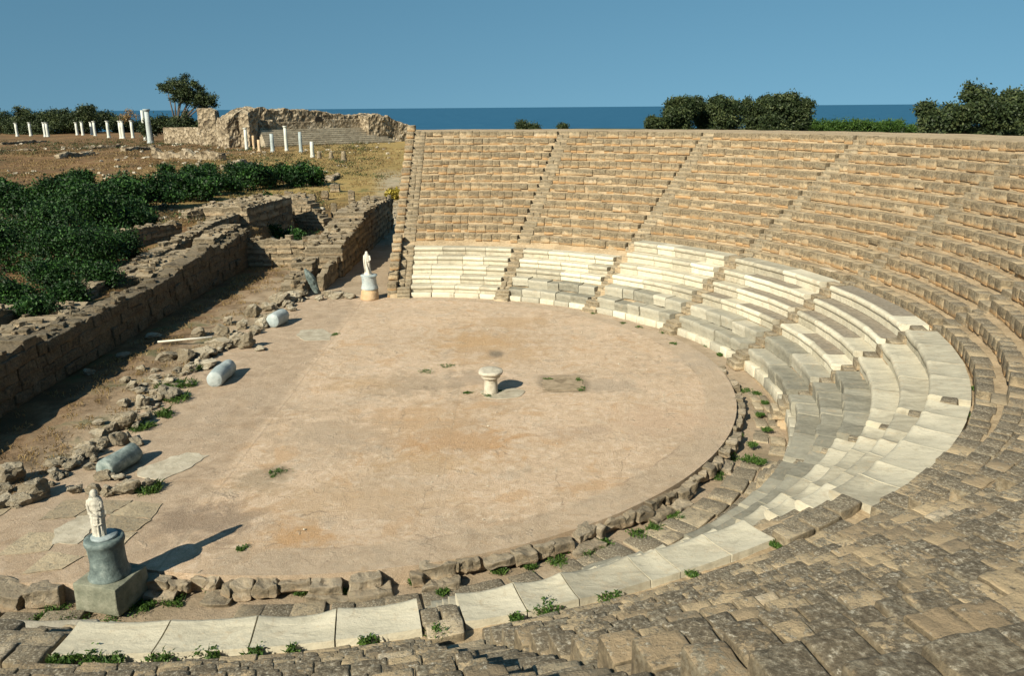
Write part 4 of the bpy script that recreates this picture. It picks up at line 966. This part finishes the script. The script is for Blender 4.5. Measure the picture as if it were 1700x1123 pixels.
U = lambda s, o: tuple(S0 + sd_ * s + sn_ * o)
bath_part("podium_wall", M_FAR, lambda b: ruin_prism(b, U(2.5, 8.9), U(SL - 6, 8.9), 1.6, [(0, 6.4), (.5, 6.3), (.52, 6.9), (1, 6.7)], 3, .12, .8))
bath_part("rubble_mass", M_FAR, lambda b: ruin_prism(b, U(-6, 13), U(SL + 2, 13), 7.5, [(0, 7.2), (.06, 9.2), (.12, 10.2), (.2, 10.4), (.27, 9.6), (.36, 10.0), (.48, 9.6), (.58, 9.0), (.66, 8.4), (.8, 8.0), (.93, 8.2), (1, 7.6)], 7, .5))
bath_part("rubble_mass", M_FAR, lambda b: ruin_prism(b, U(SL - 7, 6), U(SL + 13, 4.5), 6, [(0, 7.6), (.15, 8.2), (.35, 7.6), (.5, 6.2), (.65, 5.2), (.8, 3.4), (1, 1.0)], 9, .55))
bath_part("buttress", M_FAR, lambda b: ruin_prism(b, U(-2.5, 6.5), U(1.2, 8.5), 3.0, [(0, 8.8), (.5, 9.9), (1, 9.3)], 12, .3))
bath_part("buttress", M_FAR, lambda b: ruin_prism(b, U(4.0, 9.5), U(7.5, 11.0), 2.6, [(0, 8.2), (.5, 9.9), (1, 8.0)], 13, .3))
bath_part("side_wall", M_FAR, lambda b: ruin_prism(b, (-84.5, 238), (-67, 232), 2.4, [(0, 7.6), (.3, 8.2), (.6, 8.0), (1, 6.8)], 15, .35))
bath_part("corner_tower", M_FAR, lambda b: ruin_prism(b, (-89.3, 238), (-84.3, 238), 4, [(0, 10.2), (.6, 10.3), (.8, 10), (1, 9.6)], 17, .22))
bath_part("enclosure_wall", M_FAR, lambda b: ruin_prism(b, (-110, 262), (-86, 246), 1.2, [(0, 4.6), (.5, 4.8), (1, 4.6)], 19, .15))
def arch(b):
    c0 = np.array(U(21.5, 8.1)); V = []
    pts = [(-1.25, 6.4), (-1.2, 7.1), (-.8, 7.7), (0, 7.95), (.8, 7.7), (1.2, 7.1), (1.25, 6.4)]
    for o in (0, .5):
        for (x, z) in pts: p = c0 + sd_ * x + sn_ * o; V.append((p[0], p[1], z))
    b.add(V, [[0, 1, 2, 3, 4, 5, 6], [13, 12, 11, 10, 9, 8, 7]] + [(i, i + 1, i + 8, i + 7) for i in range(6)])
bath_part("dark_arch_panel", m_stone2("painted_recess_shade", [(.3, (.02, .016, .012)), (.8, (.04, .032, .024))]), arch)  # solid dark panel, the shade of an opening put into its colour

# foundations in the dry field: separate low walls
for i, (pxa, pxb, h, lab) in enumerate([((258, 262), (370, 268), 2.2, "long broken low wall in the middle of the dry field"), ((372, 285), (420, 276), 1.5, "short pale broken wall left of the white colonnade"), ((95, 262), (155, 258), 1.3, "low wall in the left dry field under the colonnade"), ((0, 240), (75, 236), 1.0, "low ledge wall at the left frame edge below the far columns"), ((0, 252), (60, 250), .8, "second low ledge wall lower at the left frame edge"), ((150, 248), (200, 246), 1.2, "dark low wall below the middle far columns"), ((255, 296), (330, 292), .7, "line of low footing stones in front of the green bushes"), ((545, 300), (560, 292), .4, "tiny footing stones at the end of the green bushes"), ((205, 252), (255, 246), 1.2, "rubble heap wall below the tall pair of columns")]):
    p, q = at(*pxa, 0), at(*pxb, 0)
    b = MB(); random.seed(70 + i); rr = [(t, h * random.uniform(.35, 1.0)) for t in np.linspace(0, 1, 9)]
    ruin_prism(b, (p.x, p.y), (q.x, q.y), 1.6, rr, 30 + i, .35, .45); tag(b.build("foundation_wall", M_FAR), lab, "low wall", "broken foundations in the dry field")

# ------------------------------------------------------------------ far columns
def column(base, top, label, rad=.34, mat=None, cap=True, group="white columns of the far colonnade"):
    g = at(*base, 0); tp = aty(*top, g.y); H = max(.8, tp.z); gzv = min(0, gz(g.x, g.y))
    o = empty("column", (g.x, g.y, gzv), label, "column", group)
    b = MB(); lathe(b, [(rad * 1.25, gzv - .3), (rad * 1.25, .25), (rad * 1.05, .4), (rad, .6), (rad * .97, H * .6), (rad * .86, H * (.93 if cap else 1.0))], (g.x, g.y, 0), 16, random.uniform(.5, .9), .02, seed=int(base[0])); b.build("shaft", mat or M_COLW, o)
    if cap: b = MB(); lathe(b, [(rad * .86, H * .92), (rad * 1.0, H * .94), (rad * 1.25, H * .975), (rad * 1.3, H), (.05, H)], (g.x, g.y, 0), 16, .6, .02, seed=3); b.build("capital", mat or M_COLW, o)
names = ["leftmost white column of the far colonnade", "second white column from the left in the far colonnade", "left column of the first close pair in the far colonnade", "right column of the first close pair in the far colonnade", "white column fifth from the left, before the dark trees", "white column sixth from the left, before the dark trees", "left column of the second close pair in the far colonnade", "right column of the second close pair in the far colonnade", "lone white column between the second and third pairs", "left column of the third close pair, far colonnade", "right column of the third close pair, far colonnade", "last white column before the tall pair"]
for nm, bs, tp in zip(names, [(29, 226), (51.5, 225), (75.5, 226.5), (80, 227), (128.5, 224), (138, 224.5), (153, 224), (158.5, 226), (181, 228.5), (201.5, 230), (205.5, 230), (221, 229)], [(24, 204), (47.5, 203), (69, 203), (74, 203.5), (125, 203), (135, 202), (150.5, 202.5), (156, 201), (177, 200.5), (197, 200.5), (201.5, 200.5), (217.5, 200)]): column(bs, tp, nm, .55)
column((242, 233), (237, 183), "left shaft of the tall pair of columns on a brick foot", .6, M_COLW, False, "tall pair of columns")
column((250, 237), (243, 181), "right grey shaft of the tall pair of columns", .85, M_PALEBLUE, True, "tall pair of columns")
for bs, tp, nm, rd, mt, cp in [((410, 249), (407, 212), "tall white column with capital, left end of the near colonnade", .42, M_COLW, True), ((453, 252), (451.5, 222), "thick pale blue column stub, second in the near colonnade", .48, M_PALEBLUE, False), ((476, 250), (473, 209), "tallest white column with capital in front of the bath steps", .42, M_COLW, True), ((500, 253), (498, 219), "plain grey column right of the tallest white one", .42, M_PALEBLUE, False), ((519, 261), (518, 235), "short pale green column in front of the bath steps", .42, M_COLW, False),
                               ((422, 248), (421, 225), "tan stone post between the first two near columns", .35, M_BRICK, False), ((431, 252), (430, 232), "shorter tan stone post beside the tan post", .4, M_BRICK, False), ((530, 263), (529.5, 251), "leftmost of the three column stumps right of the colonnade", .42, M_WALL, False), ((550, 264), (550, 253), "middle of the three column stumps right of the colonnade", .42, M_WALL, False), ((571, 266), (571, 251), "rightmost of the three column stumps, by the path", .5, M_WALL, False)]:
    column(bs, tp, nm, rd, mt, cp, "near colonnade before the bath steps")
for bs, tp, nm in [((283, 222), (283, 215), "pale statue stump left on the enclosure wall"), ((310, 222), (310, 213), "pale statue stump middle on the enclosure wall"), ((322, 222), (322, 212), "pale statue stump nearest the corner tower"), ((257, 226), (257, 211), "thin shaft right of the tall pair")]:
    column(bs, tp, nm, .7, M_SLAB, False, "stumps before the enclosure wall")

# ------------------------------------------------------------------ vegetation
def leaves(mb, pts, size, seed, tints):
    r = np.random.default_rng(seed); m = len(pts); u = r.normal(size=(m, 3)); u /= np.linalg.norm(u, axis=1, keepdims=True); v = r.normal(size=(m, 3)); v = np.cross(u, v); v /= np.linalg.norm(v, axis=1, keepdims=True)
    s = size * r.uniform(.6, 1.3, (m, 1)); V = np.stack([pts - u * s, pts - v * s * .5, pts + u * s, pts + v * s * .5], 1).reshape(-1, 3)
    q = np.arange(m)[:, None] * 4 + np.arange(4)[None]; mb.add(V, q, np.repeat(tints, 4))
def crown_pts(blobs, nclump, per, spread, seed):
    r = np.random.default_rng(seed); P = []; T = []
    vol = np.array([b[3] * b[3] for b in blobs]); vol = vol / vol.sum()
    for (cx, cy, cz, rad, *sq), f in zip(blobs, vol):
        k = max(4, int(nclump * f)); d = r.normal(size=(k, 3)); d /= np.linalg.norm(d, axis=1, keepdims=True); rr = rad * r.uniform(.25, 1.12, (k, 1)) ** .6
        c = np.array([cx, cy, cz]) + d * rr * np.array([1, 1, sq[0] if sq else .8])
        t = r.uniform(0, 1, k)
        for ci, ti in zip(c, t):
            p = ci + r.normal(size=(per, 3)) * spread * np.array([1, 1, .75]); P.append(p); T.append(np.clip(ti ** 1.6 * .75 + r.uniform(0, .25, per), 0, 1))
    return np.concatenate(P), np.concatenate(T)
def tree(name, label, x, y, z0, blobs, leaf, nclump, per, spread, seed, cat="tree", group=None, mat=None, trunk=.25, trunk_h=None):
    o = empty(name, (x, y, z0), label, cat, group)
    bl = [(x + b[0], y + b[1], z0 + b[2], b[3], *(b[4:])) for b in blobs]
    rr_ = random.Random(seed); ext = []
    for b_ in bl:
        for _ in range(3):
            th_ = rr_.uniform(0, 6.28); q_ = b_[3] * rr_.uniform(.8, 1.3); ext.append((b_[0] + q_ * math.cos(th_), b_[1] + q_ * rr_.uniform(-.6, .6), max(z0 + .2, b_[2] + q_ * .8 * math.sin(th_)), b_[3] * rr_.uniform(.15, .42)))
    P, T = crown_pts(bl + ext, nclump, per, spread, seed)
    mb = MB(); leaves(mb, P, leaf, seed, T); mb.build("crown", mat or M_PINE, o, smooth=False)
    mb = MB(); th = trunk_h if trunk_h is not None else min(b[2] for b in blobs) * .6
    base = Vector((x, y, z0 - .3)); fork = Vector((x + .1, y, z0 + th)); tube(mb, [base, base * .5 + fork * .5 + Vector((.08 * trunk, 0, 0)), fork], [trunk * 1.3, trunk, trunk * .8], 8)
    for b in bl:
        e = Vector(b[:3]); md = fork.lerp(e, .5) + Vector((0, 0, .1 * b[3])); tube(mb, [fork, md, e], [trunk * .6, trunk * .4, trunk * .15], 6)
    mb.build("trunk", M_BARK, o); return o
def pxblobs(px, Y, lst):
    """blobs given as pixel centre and radius at depth Y, relative to trunk pixel px"""
    gx = aty(px, 300, Y).x; out = []
    for (bx, by, br, *sq) in lst:
        p = aty(bx, by, Y); out.append((p.x - gx, random.uniform(-.4, .4) * br * Y / 1322, p.z, br * Y / 1322, *sq))
    return gx, out
random.seed(5)
gx, bl = pxblobs(303, 262, [(288, 145, 17, .7), (303, 140, 13, .7), (322, 152, 15), (338, 160, 14), (330, 172, 13), (312, 165, 10), (300, 205, 14, .7), (310, 195, 9), (275, 143, 8, .6), (345, 168, 9), (318, 168, 12), (305, 155, 12), (298, 160, 8)])
tree("broad_tree", "tall dark umbrella shaped tree leaning left behind the bath ruin", gx, 262, 0, bl, .30, 330, 40, .60, 1, trunk=.5, trunk_h=4.5)
LT = [(28, 210, [(30, 205, 16), (20, 215, 14), (40, 190, 10)], "dark round tree at the left end of the far tree line"), (62, 206, [(62, 200, 16), (75, 195, 12), (50, 205, 14)], "dark rounded tree right of the leftmost far tree"), (96, 206, [(96, 193, 14), (108, 198, 15), (85, 202, 14), (95, 212, 16)], "highest rounded tree of the left far tree line"), (143, 206, [(143, 180, 9), (150, 188, 12), (135, 190, 11), (142, 203, 18)], "pointed pine sticking out of the far tree line"), (172, 210, [(172, 198, 13), (185, 205, 14), (160, 205, 14)], "dark tree right of the pointed pine"), (210, 212, [(208, 208, 12), (222, 212, 10), (195, 208, 12)], "low dark tree behind the last far columns"), (10, 215, [(5, 205, 16), (-10, 205, 20)], "dark tree cut by the left frame edge"), (120, 215, [(120, 208, 15), (128, 216, 12)], "low dark tree in the middle of the far tree line"), (70, 218, [(70, 216, 13), (50, 217, 12)], "low dark bushy tree behind the first column pair"), (262, 218, [(262, 208, 10), (275, 206, 9), (250, 212, 10)], "low dark tree left of the leaning umbrella tree"), (330, 218, [(295, 212, 9), (318, 212, 8)], "low dark shrubby tree at the foot of the umbrella tree")]
for i, (px, py, lst, lab) in enumerate(LT):
    Y = random.uniform(372, 392) if px < 240 else 275
    gx, bl = pxblobs(px, Y, lst); tree("far_tree", lab, gx, Y, gz(gx, Y), bl, .42, 170, 40, .95, 40 + i, group="dark trees beyond the far columns", trunk=.4, trunk_h=2.5)
gx, bl = pxblobs(213, 365, [(213, 188, 6), (207, 195, 6), (218, 194, 6)]); tree("bare_tree", "pale half bare tree above the far tree line", gx, 365, 0, bl, .35, 30, 12, .8, 90, mat=M_DRY, trunk=.2, trunk_h=8)
RT = [(1137, [(1130, 182, 22), (1120, 190, 18), (1145, 172, 14), (1118, 172, 9)], 118, "rounded green tree at the left of the group behind the right rim"), (1165, [(1165, 185, 20), (1158, 175, 13), (1170, 200, 20)], 122, "second green tree in the group behind the right rim"), (1208, [(1200, 175, 17), (1215, 180, 15), (1205, 195, 22), (1192, 168, 8)], 118, "loose crowned tree in the middle of the group behind the rim"), (1258, [(1252, 195, 18), (1262, 178, 14), (1270, 168, 9), (1243, 172, 6)], 124, "narrow tree with a gap beside it behind the rim"), (1305, [(1300, 180, 19), (1318, 175, 16), (1332, 185, 13), (1290, 200, 20), (1308, 160, 9), (1338, 170, 9), (1320, 200, 20), (1290, 165, 8)], 118, "largest tree at the right end of the group behind the rim"), (1085, [(1083, 204, 4.5), (1083, 197, 2.5)], 118, "tiny dark tree left of the group behind the rim"), (1105, [(1100, 205, 10), (1112, 205, 10)], 121, "low bush left in the tree group behind the rim"),
      (1560, [(1545, 200, 14), (1538, 185, 7), (1537, 176, 4)], 88, "slim tree at the left of the big dark clump, upper right"), (1620, [(1625, 172, 24), (1600, 185, 22), (1640, 160, 18), (1580, 195, 24), (1612, 152, 12), (1650, 190, 30)], 92, "big dark spreading tree at the upper right"), (1690, [(1675, 165, 22), (1695, 160, 22), (1690, 190, 30), (1715, 175, 26)], 96, "dark tree cut by the right frame edge")]
for i, (px, lst, Y, lab) in enumerate(RT):
    lst = [(e[0], e[1] + 1.5, e[2] * .84) for e in lst]
    if len(lst) > 3: lst = lst + [(min(e[0] for e in lst) + 8, 214, 8), (max(e[0] for e in lst) - 8, 214, 8), (px, 216, 9)]
    gx, bl = pxblobs(px, Y, lst); tree("coast_tree", lab, gx, Y, -1.25 if False else gz(gx, Y), bl, .18, 40 + 34 * len(lst), 60, .34, 120 + i, group="trees behind the seating rim", trunk=.22, trunk_h=5)
for i, (px, lst, lab) in enumerate([(1330, [(1320, 208, 11), (1345, 208, 11)], "green shrub top right beside the largest rim tree"), (1385, [(1370, 207, 11), (1395, 206, 11)], "bright green shrub top behind the right rim, second"), (1430, [(1420, 207, 11), (1442, 208, 10)], "bright green shrub top behind the right rim, third"), (1490, [(1465, 208, 10), (1488, 209, 9), (1510, 212, 7)], "low green shrub top sloping down towards the dark clump"), (872, [(866, 207, 6), (878, 211, 5), (888, 212, 4)], "dark round bush just above the rim in the middle"), (934, [(934, 211, 2.5)], "tiny bush above the rim right of the round bush")]):
    Y = 150; gx, bl = pxblobs(px, Y, lst); tree("coast_shrub", lab, gx, Y, gz(gx, Y), bl, .16, 60 * len(lst), 40, .4, 160 + i, "shrub", "shrubs behind the seating rim", mat=M_WEED if 1300 < px else M_PINE, trunk=.12, trunk_h=4)

def bush(label, px, py, wpx, hpx, seed, zb=0.0, leaf=.085, mat=None, group="dark green bushes left of the stage", name="bush", dens=1.0):
    g = at(px, py, zb); dep = g.y * .96 + (CAM_H - zb) * .28; k = dep / 1322; wv, hv = wpx * k / 2, hpx * k
    rr = random.Random(seed); bl = []
    for _ in range(max(4, int(wpx / 12))): s = rr.uniform(-.8, .8); bl.append((wv * s, rr.uniform(-.5, .5) * wv * .7, hv * rr.uniform(.3, .85) * (1 - .35 * abs(s)), hv * rr.uniform(.22, .44)))
    tree(name, label, g.x, g.y, gz(g.x, g.y), bl, leaf * max(.75, min(2.2, dep / 45)), int((50 + wpx * .85) * dens * rr.uniform(.7, 1.1)), 48, .12 * hv + .06, seed, "bush", group, mat or M_LEAF, .06, .25 * hv)
BU = [(30, 372, 90, 60, 0, "bush at the left frame edge, upper row"), (95, 370, 100, 60, 0, "dense bush second in the upper left row"), (60, 415, 130, 80, 1.4, "large dark bush left, lower row"), (150, 400, 110, 75, 1.2, "large dark bush in the middle of the left mass"), (10, 450, 90, 90, 1.5, "dark bush low at the left frame edge"), (120, 455, 120, 80, 1.5, "dark shaded bush behind the pit wall"), (190, 355, 110, 55, 0, "bright green bush above the stage ruins, left"), (250, 345, 110, 50, 0, "long bright bush behind the box ruin"), (310, 332, 90, 45, 0, "bush in the middle of the far green hedge"), (360, 322, 90, 42, 0, "bush right of centre in the far green hedge"), (415, 314, 90, 42, 0, "rounded bush near the right end of the far hedge"), (470, 308, 80, 36, 0, "bush second from the right end of the far hedge"), (508, 306, 50, 32, 0, "last bush at the right end of the far hedge"), (135, 310, 80, 28, 0, "isolated low dark bush in the dry field"), (20, 320, 50, 24, 0, "low dark bush in the dry field at the left edge"), (230, 390, 80, 50, 1.0, "bush next to the back room wall"), (200, 425, 80, 50, 1.6, "bush in the shade left of the back wall"), 
      (25, 505, 80, 45, 1.6, "dark bush at the left edge above the low stone wall"), (90, 478, 90, 50, 1.6, "dark bush filling the gap behind the pit wall"), (150, 440, 90, 60, 1.6, "dark shaded bush in the middle behind the pit wall"), (60, 525, 70, 36, 1.6, "low dark bush beside the low stone wall at the left edge"), (205, 395, 70, 40, 1.2, "dark bush against the back wall"), (165, 478, 56, 46, 1.6, "leafy bush growing on the pit wall top, left"), (120, 505, 60, 34, 1.6, "low green bush on the wall top nearest the camera"), (440, 365, 40, 26, 0, "dark bush beside the plastered block"), (490, 372, 40, 22, 0, "low green bush behind the cross wall"), (470, 395, 60, 26, .2, "shaded shrub behind the cross wall"), (375, 300, 90, 30, 0, "low bush before the far hedge top"), (300, 300, 80, 22, 0, "small bush in the dry field left of the far hedge")]
for i, (px, py, wp, hp, zb, lab) in enumerate(BU): bush(lab, px, py, wp, hp, 300 + i, zb)
bush("bright yellow flowering bush by the end of the entrance passage", 655, 330, 22, 14, 400, 0, .10, M_YEL, None, "yellow_bush")

def blades(mb, c, n, rad, h, seed, tlo=0, thi=1, wid=.012):
    r = np.random.default_rng(seed); ang = r.uniform(0, 2 * np.pi, n); rr = rad * np.sqrt(r.uniform(0, 1, n)); b = np.c_[c[0] + rr * np.cos(ang), c[1] + rr * np.sin(ang), np.full(n, c[2])]
    ln = r.normal(size=(n, 2)) * .5 * h; hh = h * r.uniform(.5, 1.1, n); a2 = r.uniform(0, 2 * np.pi, n); wv = np.c_[np.cos(a2), np.sin(a2), np.zeros(n)] * wid * r.uniform(.6, 1.5, (n, 1))
    tip = b + np.c_[ln, hh]; mid = b + np.c_[ln * .4, hh * .65]
    V = np.stack([b - wv * .5, b + wv * .5, mid + wv, tip, mid - wv], 1).reshape(-1, 3); q = np.arange(n)[:, None] * 5 + np.arange(5)[None]
    mb.add(V, q, np.repeat(r.uniform(tlo, thi, n), 5))
def weed(p, rad, h, label, group, seed, n=90, mat=None):
    h *= .75; b = MB(); blades(b, (p[0], p[1], p[2] - .01), n // 2, rad, h, seed, wid=.014)
    r = np.random.default_rng(seed + 1); m = n * 3; kc = 6; cc = r.normal(size=(kc, 2)) * rad * .55; ck = r.integers(0, kc, m); cs_ = r.uniform(.12, .4, kc)[ck] * rad
    xy = cc[ck] + r.normal(size=(m, 2)) * cs_[:, None]; P = np.c_[p[0] + xy[:, 0], p[1] + xy[:, 1], p[2] + h * (r.uniform(.1, 1.0, kc)[ck]) * r.uniform(.1, .9, m)]
    leaves(b, P, .026, seed, r.uniform(0, 1, m)); tag(b.build("weed_tuft", mat or M_WEED, smooth=False), label, "weeds", group)
random.seed(21); wi = 0
def wd(px, py, z, rad, h, label, group, n=90, mat=None):
    global wi; wi += 1; p = at(px, py, z); weed((p.x, p.y, z), rad, h, label, group, 500 + wi, n, mat)
G1 = "green weeds in the orchestra channel"
for px, py, rad, lab in [(205, 1010, .32, "green weeds at the front foot of the near pedestal"), (240, 1005, .26, "green weeds right of the near pedestal foot"), (288, 1000, .22, "round green weed clump in the near channel, first right of the pedestal"), (350, 975, .18, "weeds and yellow flowers hanging on the near kerb"), (410, 985, .2, "weed clump in front of the near kerb, second from the pedestal"), (80, 1025, .26, "weeds at the lower left between paving blocks"), (110, 1035, .22, "weeds left of the marble bench end")]:
    wd(px, py, -.42, rad, .2, lab, G1, 170)
for i, (px, py, rad) in enumerate([(500, 985, .14), (570, 985, .13), (690, 968, .14), (735, 985, .13), (830, 950, .16), (880, 942, .18), (925, 930, .2), (970, 915, .25), (1000, 905, .2), (1060, 890, .2), (1085, 878, .16), (1120, 860, .2), (1200, 775, .26), (1215, 760, .24), (1190, 790, .2), (1225, 725, .16), (1245, 765, .22), (1260, 768, .2), (1272, 715, .14), (1250, 740, .14), (1262, 690, .12), (1240, 650, .22), (1222, 645, .2), (1255, 655, .16), (1270, 670, .14), (1195, 590, .12), (1175, 575, .14), (1118, 572, .14), (1100, 555, .12), (1060, 545, .14), (1035, 538, .12), (985, 522, .1), (920, 503, .08)]):
    z = -.42 if px < 1230 and py > 700 else (-.3 if py > 640 else -.03); wd(px, py, z, rad * 1.1, .18 if py > 700 else .14, "low green weed tuft growing between the channel paving stones" if py > 640 else "small green weed tuft at the foot of the far marble benches", G1, 130)
for i, dg in enumerate([-91.9, -91.2, -90.4, -89.5, -87.8, -85.6, -84.0, -82.4, -79.2, -76.4, -73.0, -71.5, -68.4, -64.0, -58.6, -47.5, -45.2, -38.0, -33.0, -26.5]):
    wi += 1; rr = 18.77 if dg < -53 else 19.26; a_ = R(dg)
    weed((C[0] + rr * math.cos(a_), C[1] + rr * math.sin(a_), 3.0), random.choice((.08, .12, .17)), .12, "weed tuft growing along the back edge of the marble benches", "weeds along the back of the marble benches", 500 + wi, 70)
for i, (px, py, rad, lab) in enumerate([(812, 655, .24, "green weeds round the foot of the small altar"), (828, 650, .16, "weed sprig right of the altar foot"), (705, 617, .3, "thin weeds in the damp stain left of the altar"), (742, 608, .25, "faint weeds between the stain and the altar"), (775, 653, .1, "dark sprig beside the round patch"), (962, 632, .14, "weeds at the top right corner of the square patch"), (966, 646, .16, "weeds at the lower right corner of the square patch"), (910, 630, .12, "weeds at the top left corner of the square patch"), (458, 785, .25, "weed clump on the floor between the two stage ends"), (558, 555, .2, "weeds on the floor beside the far pale slab"), (400, 912, .12, "tiny weeds by the statue shadow")]):
    wd(px, py, .01, rad, .09, lab, "weeds in cracks of the orchestra floor", 40 if 'thin' in lab or 'faint' in lab else 70)
for px, py, rad, lab in [(305, 640, .5, "tall green weeds on the floor side of the middle rubble heap"), (295, 665, .45, "green weeds in front of the tilted grey block"), (322, 615, .3, "weeds left of the middle drum"), (250, 815, .3, "weeds beside the right end of the near rubble"), (275, 690, .3, "weeds with yellow flowers between the two heaps"), (237, 712, .3, "yellow flowered weeds beside the dark boulder"), (270, 648, .3, "weeds inside the middle rubble heap")]:
    wd(px, py, 0, rad, .35, lab, "weeds in the stage edge rubble", 220)

# dry grass as ground cover (nobody could count it)
b = MB(); r = np.random.default_rng(77); cnt = 0
PTS = []
for _ in range(330): PTS.append((r.uniform(-17, -13), r.uniform(19, 52)))
for _ in range(500): PTS.append((r.uniform(-26, -18.6), r.uniform(24, 64)))
for _ in range(1500): yy = r.uniform(60, 210); PTS.append((r.uniform(-.62, -.10) * yy + r.normal() * 3, yy))
for i, (x, y) in enumerate(PTS):
    if y > 52 and -13.2 < x < -5.5 and y < 75: continue
    k = max(1, y / 40); blades(b, (x, y, gz(x, y)), 14, .3 * k, .14 * k ** .75, i, wid=.012 * k)
tag(b.build("dry_grass", M_DRY, smooth=False), "dry brown grass covering the pit and the far field", "grass", kind='stuff')
# scrub and stones strewn through the dry field (far too many to count)
b = MB(); b2 = MB(); b3 = MB()
for i in range(2600):
    y = 62 + 230 * r.uniform(0, 1) ** 1.4; x = y * r.uniform(-.66, -.16)
    cl = float(fbm(np.array([[x * .06, y * .06, 4.0]]), 17, 3)[0])
    if cl < -.2 or (y < 120 and x > -.2 * y - 2): continue
    k = y / 100; z = gz(x, y); big = r.uniform() < .12
    hh = (.22 + .35 * r.uniform()) * (1.6 if big else 1) * k ** .5; m = 26 if not big else 60
    P = np.array([x, y, z + hh * .35]) + r.normal(size=(m, 3)) * np.array([hh * 1.4, hh * 1.2, hh * .3]); P[:, 2] = np.maximum(P[:, 2], z + .02)
    tgt = b if r.uniform() < .45 else b3
    leaves(tgt, P, .10 * k ** .6, 2000 + i, r.uniform(0, .8, m))
for i in range(800):
    y = 60 + 200 * r.uniform(0, 1) ** 1.3; x = y * r.uniform(-.66, -.14)
    if float(fbm(np.array([[x * .05, y * .05, 9.0]]), 23, 3)[0]) < .05: continue
    sz = r.uniform(.1, .32) * (y / 90) ** .5; P, F = block_local(sz, sz * r.uniform(.6, 1), sz * r.uniform(.35, .7), (3, 3, 3), sz * .3, sz * .35, 1.6 / sz, i)
    b2.add(P @ np.array(Matrix.Rotation(r.uniform(0, 6), 3, 'Z')).T + np.array([x, y, gz(x, y) + sz * .25]), F, r.uniform(.3, .9))
tag(b.build("low_scrub", M_LEAF, smooth=False), "low dark scrub dotted over the dry field", "scrub", kind='stuff')
tag(b3.build("dry_scrub", m_leaf("dry_scrub_leaf", (.05, .035, .014), (.10, .072, .03), (.17, .125, .05)), smooth=False), "brown withered scrub dotted over the dry field", "scrub", kind='stuff')
tag(b2.build("field_stones", M_ROCK, smooth=False), "small loose stones strewn through the dry field", "stones", kind='stuff')
# loose pebbles on the floor
b = MB()
for i in range(700):
    a = r.uniform(-1.75, 1.6); rr = RF * math.sqrt(r.uniform(0, 1)); x, y = FC[0] + rr * math.cos(a), FC[1] + rr * math.sin(a)
    s = r.uniform(.006, .02) * (2.2 if r.uniform() < .06 else 1); P = np.array([(1, 0, 0), (-1, 0, 0), (0, 1, 0), (0, -1, 0), (0, 0, .8), (0, 0, -.8)]) * s * r.uniform(.6, 1.3, (6, 1)) + np.array([x, y, .012 + s * .4])
    b.add(P, [(0, 2, 4), (2, 1, 4), (1, 3, 4), (3, 0, 4)], r.uniform(.2, 1))
tag(b.build("pebbles", M_SLAB, smooth=False), "loose pebbles and grit scattered on the orchestra floor", "pebbles", kind='stuff')
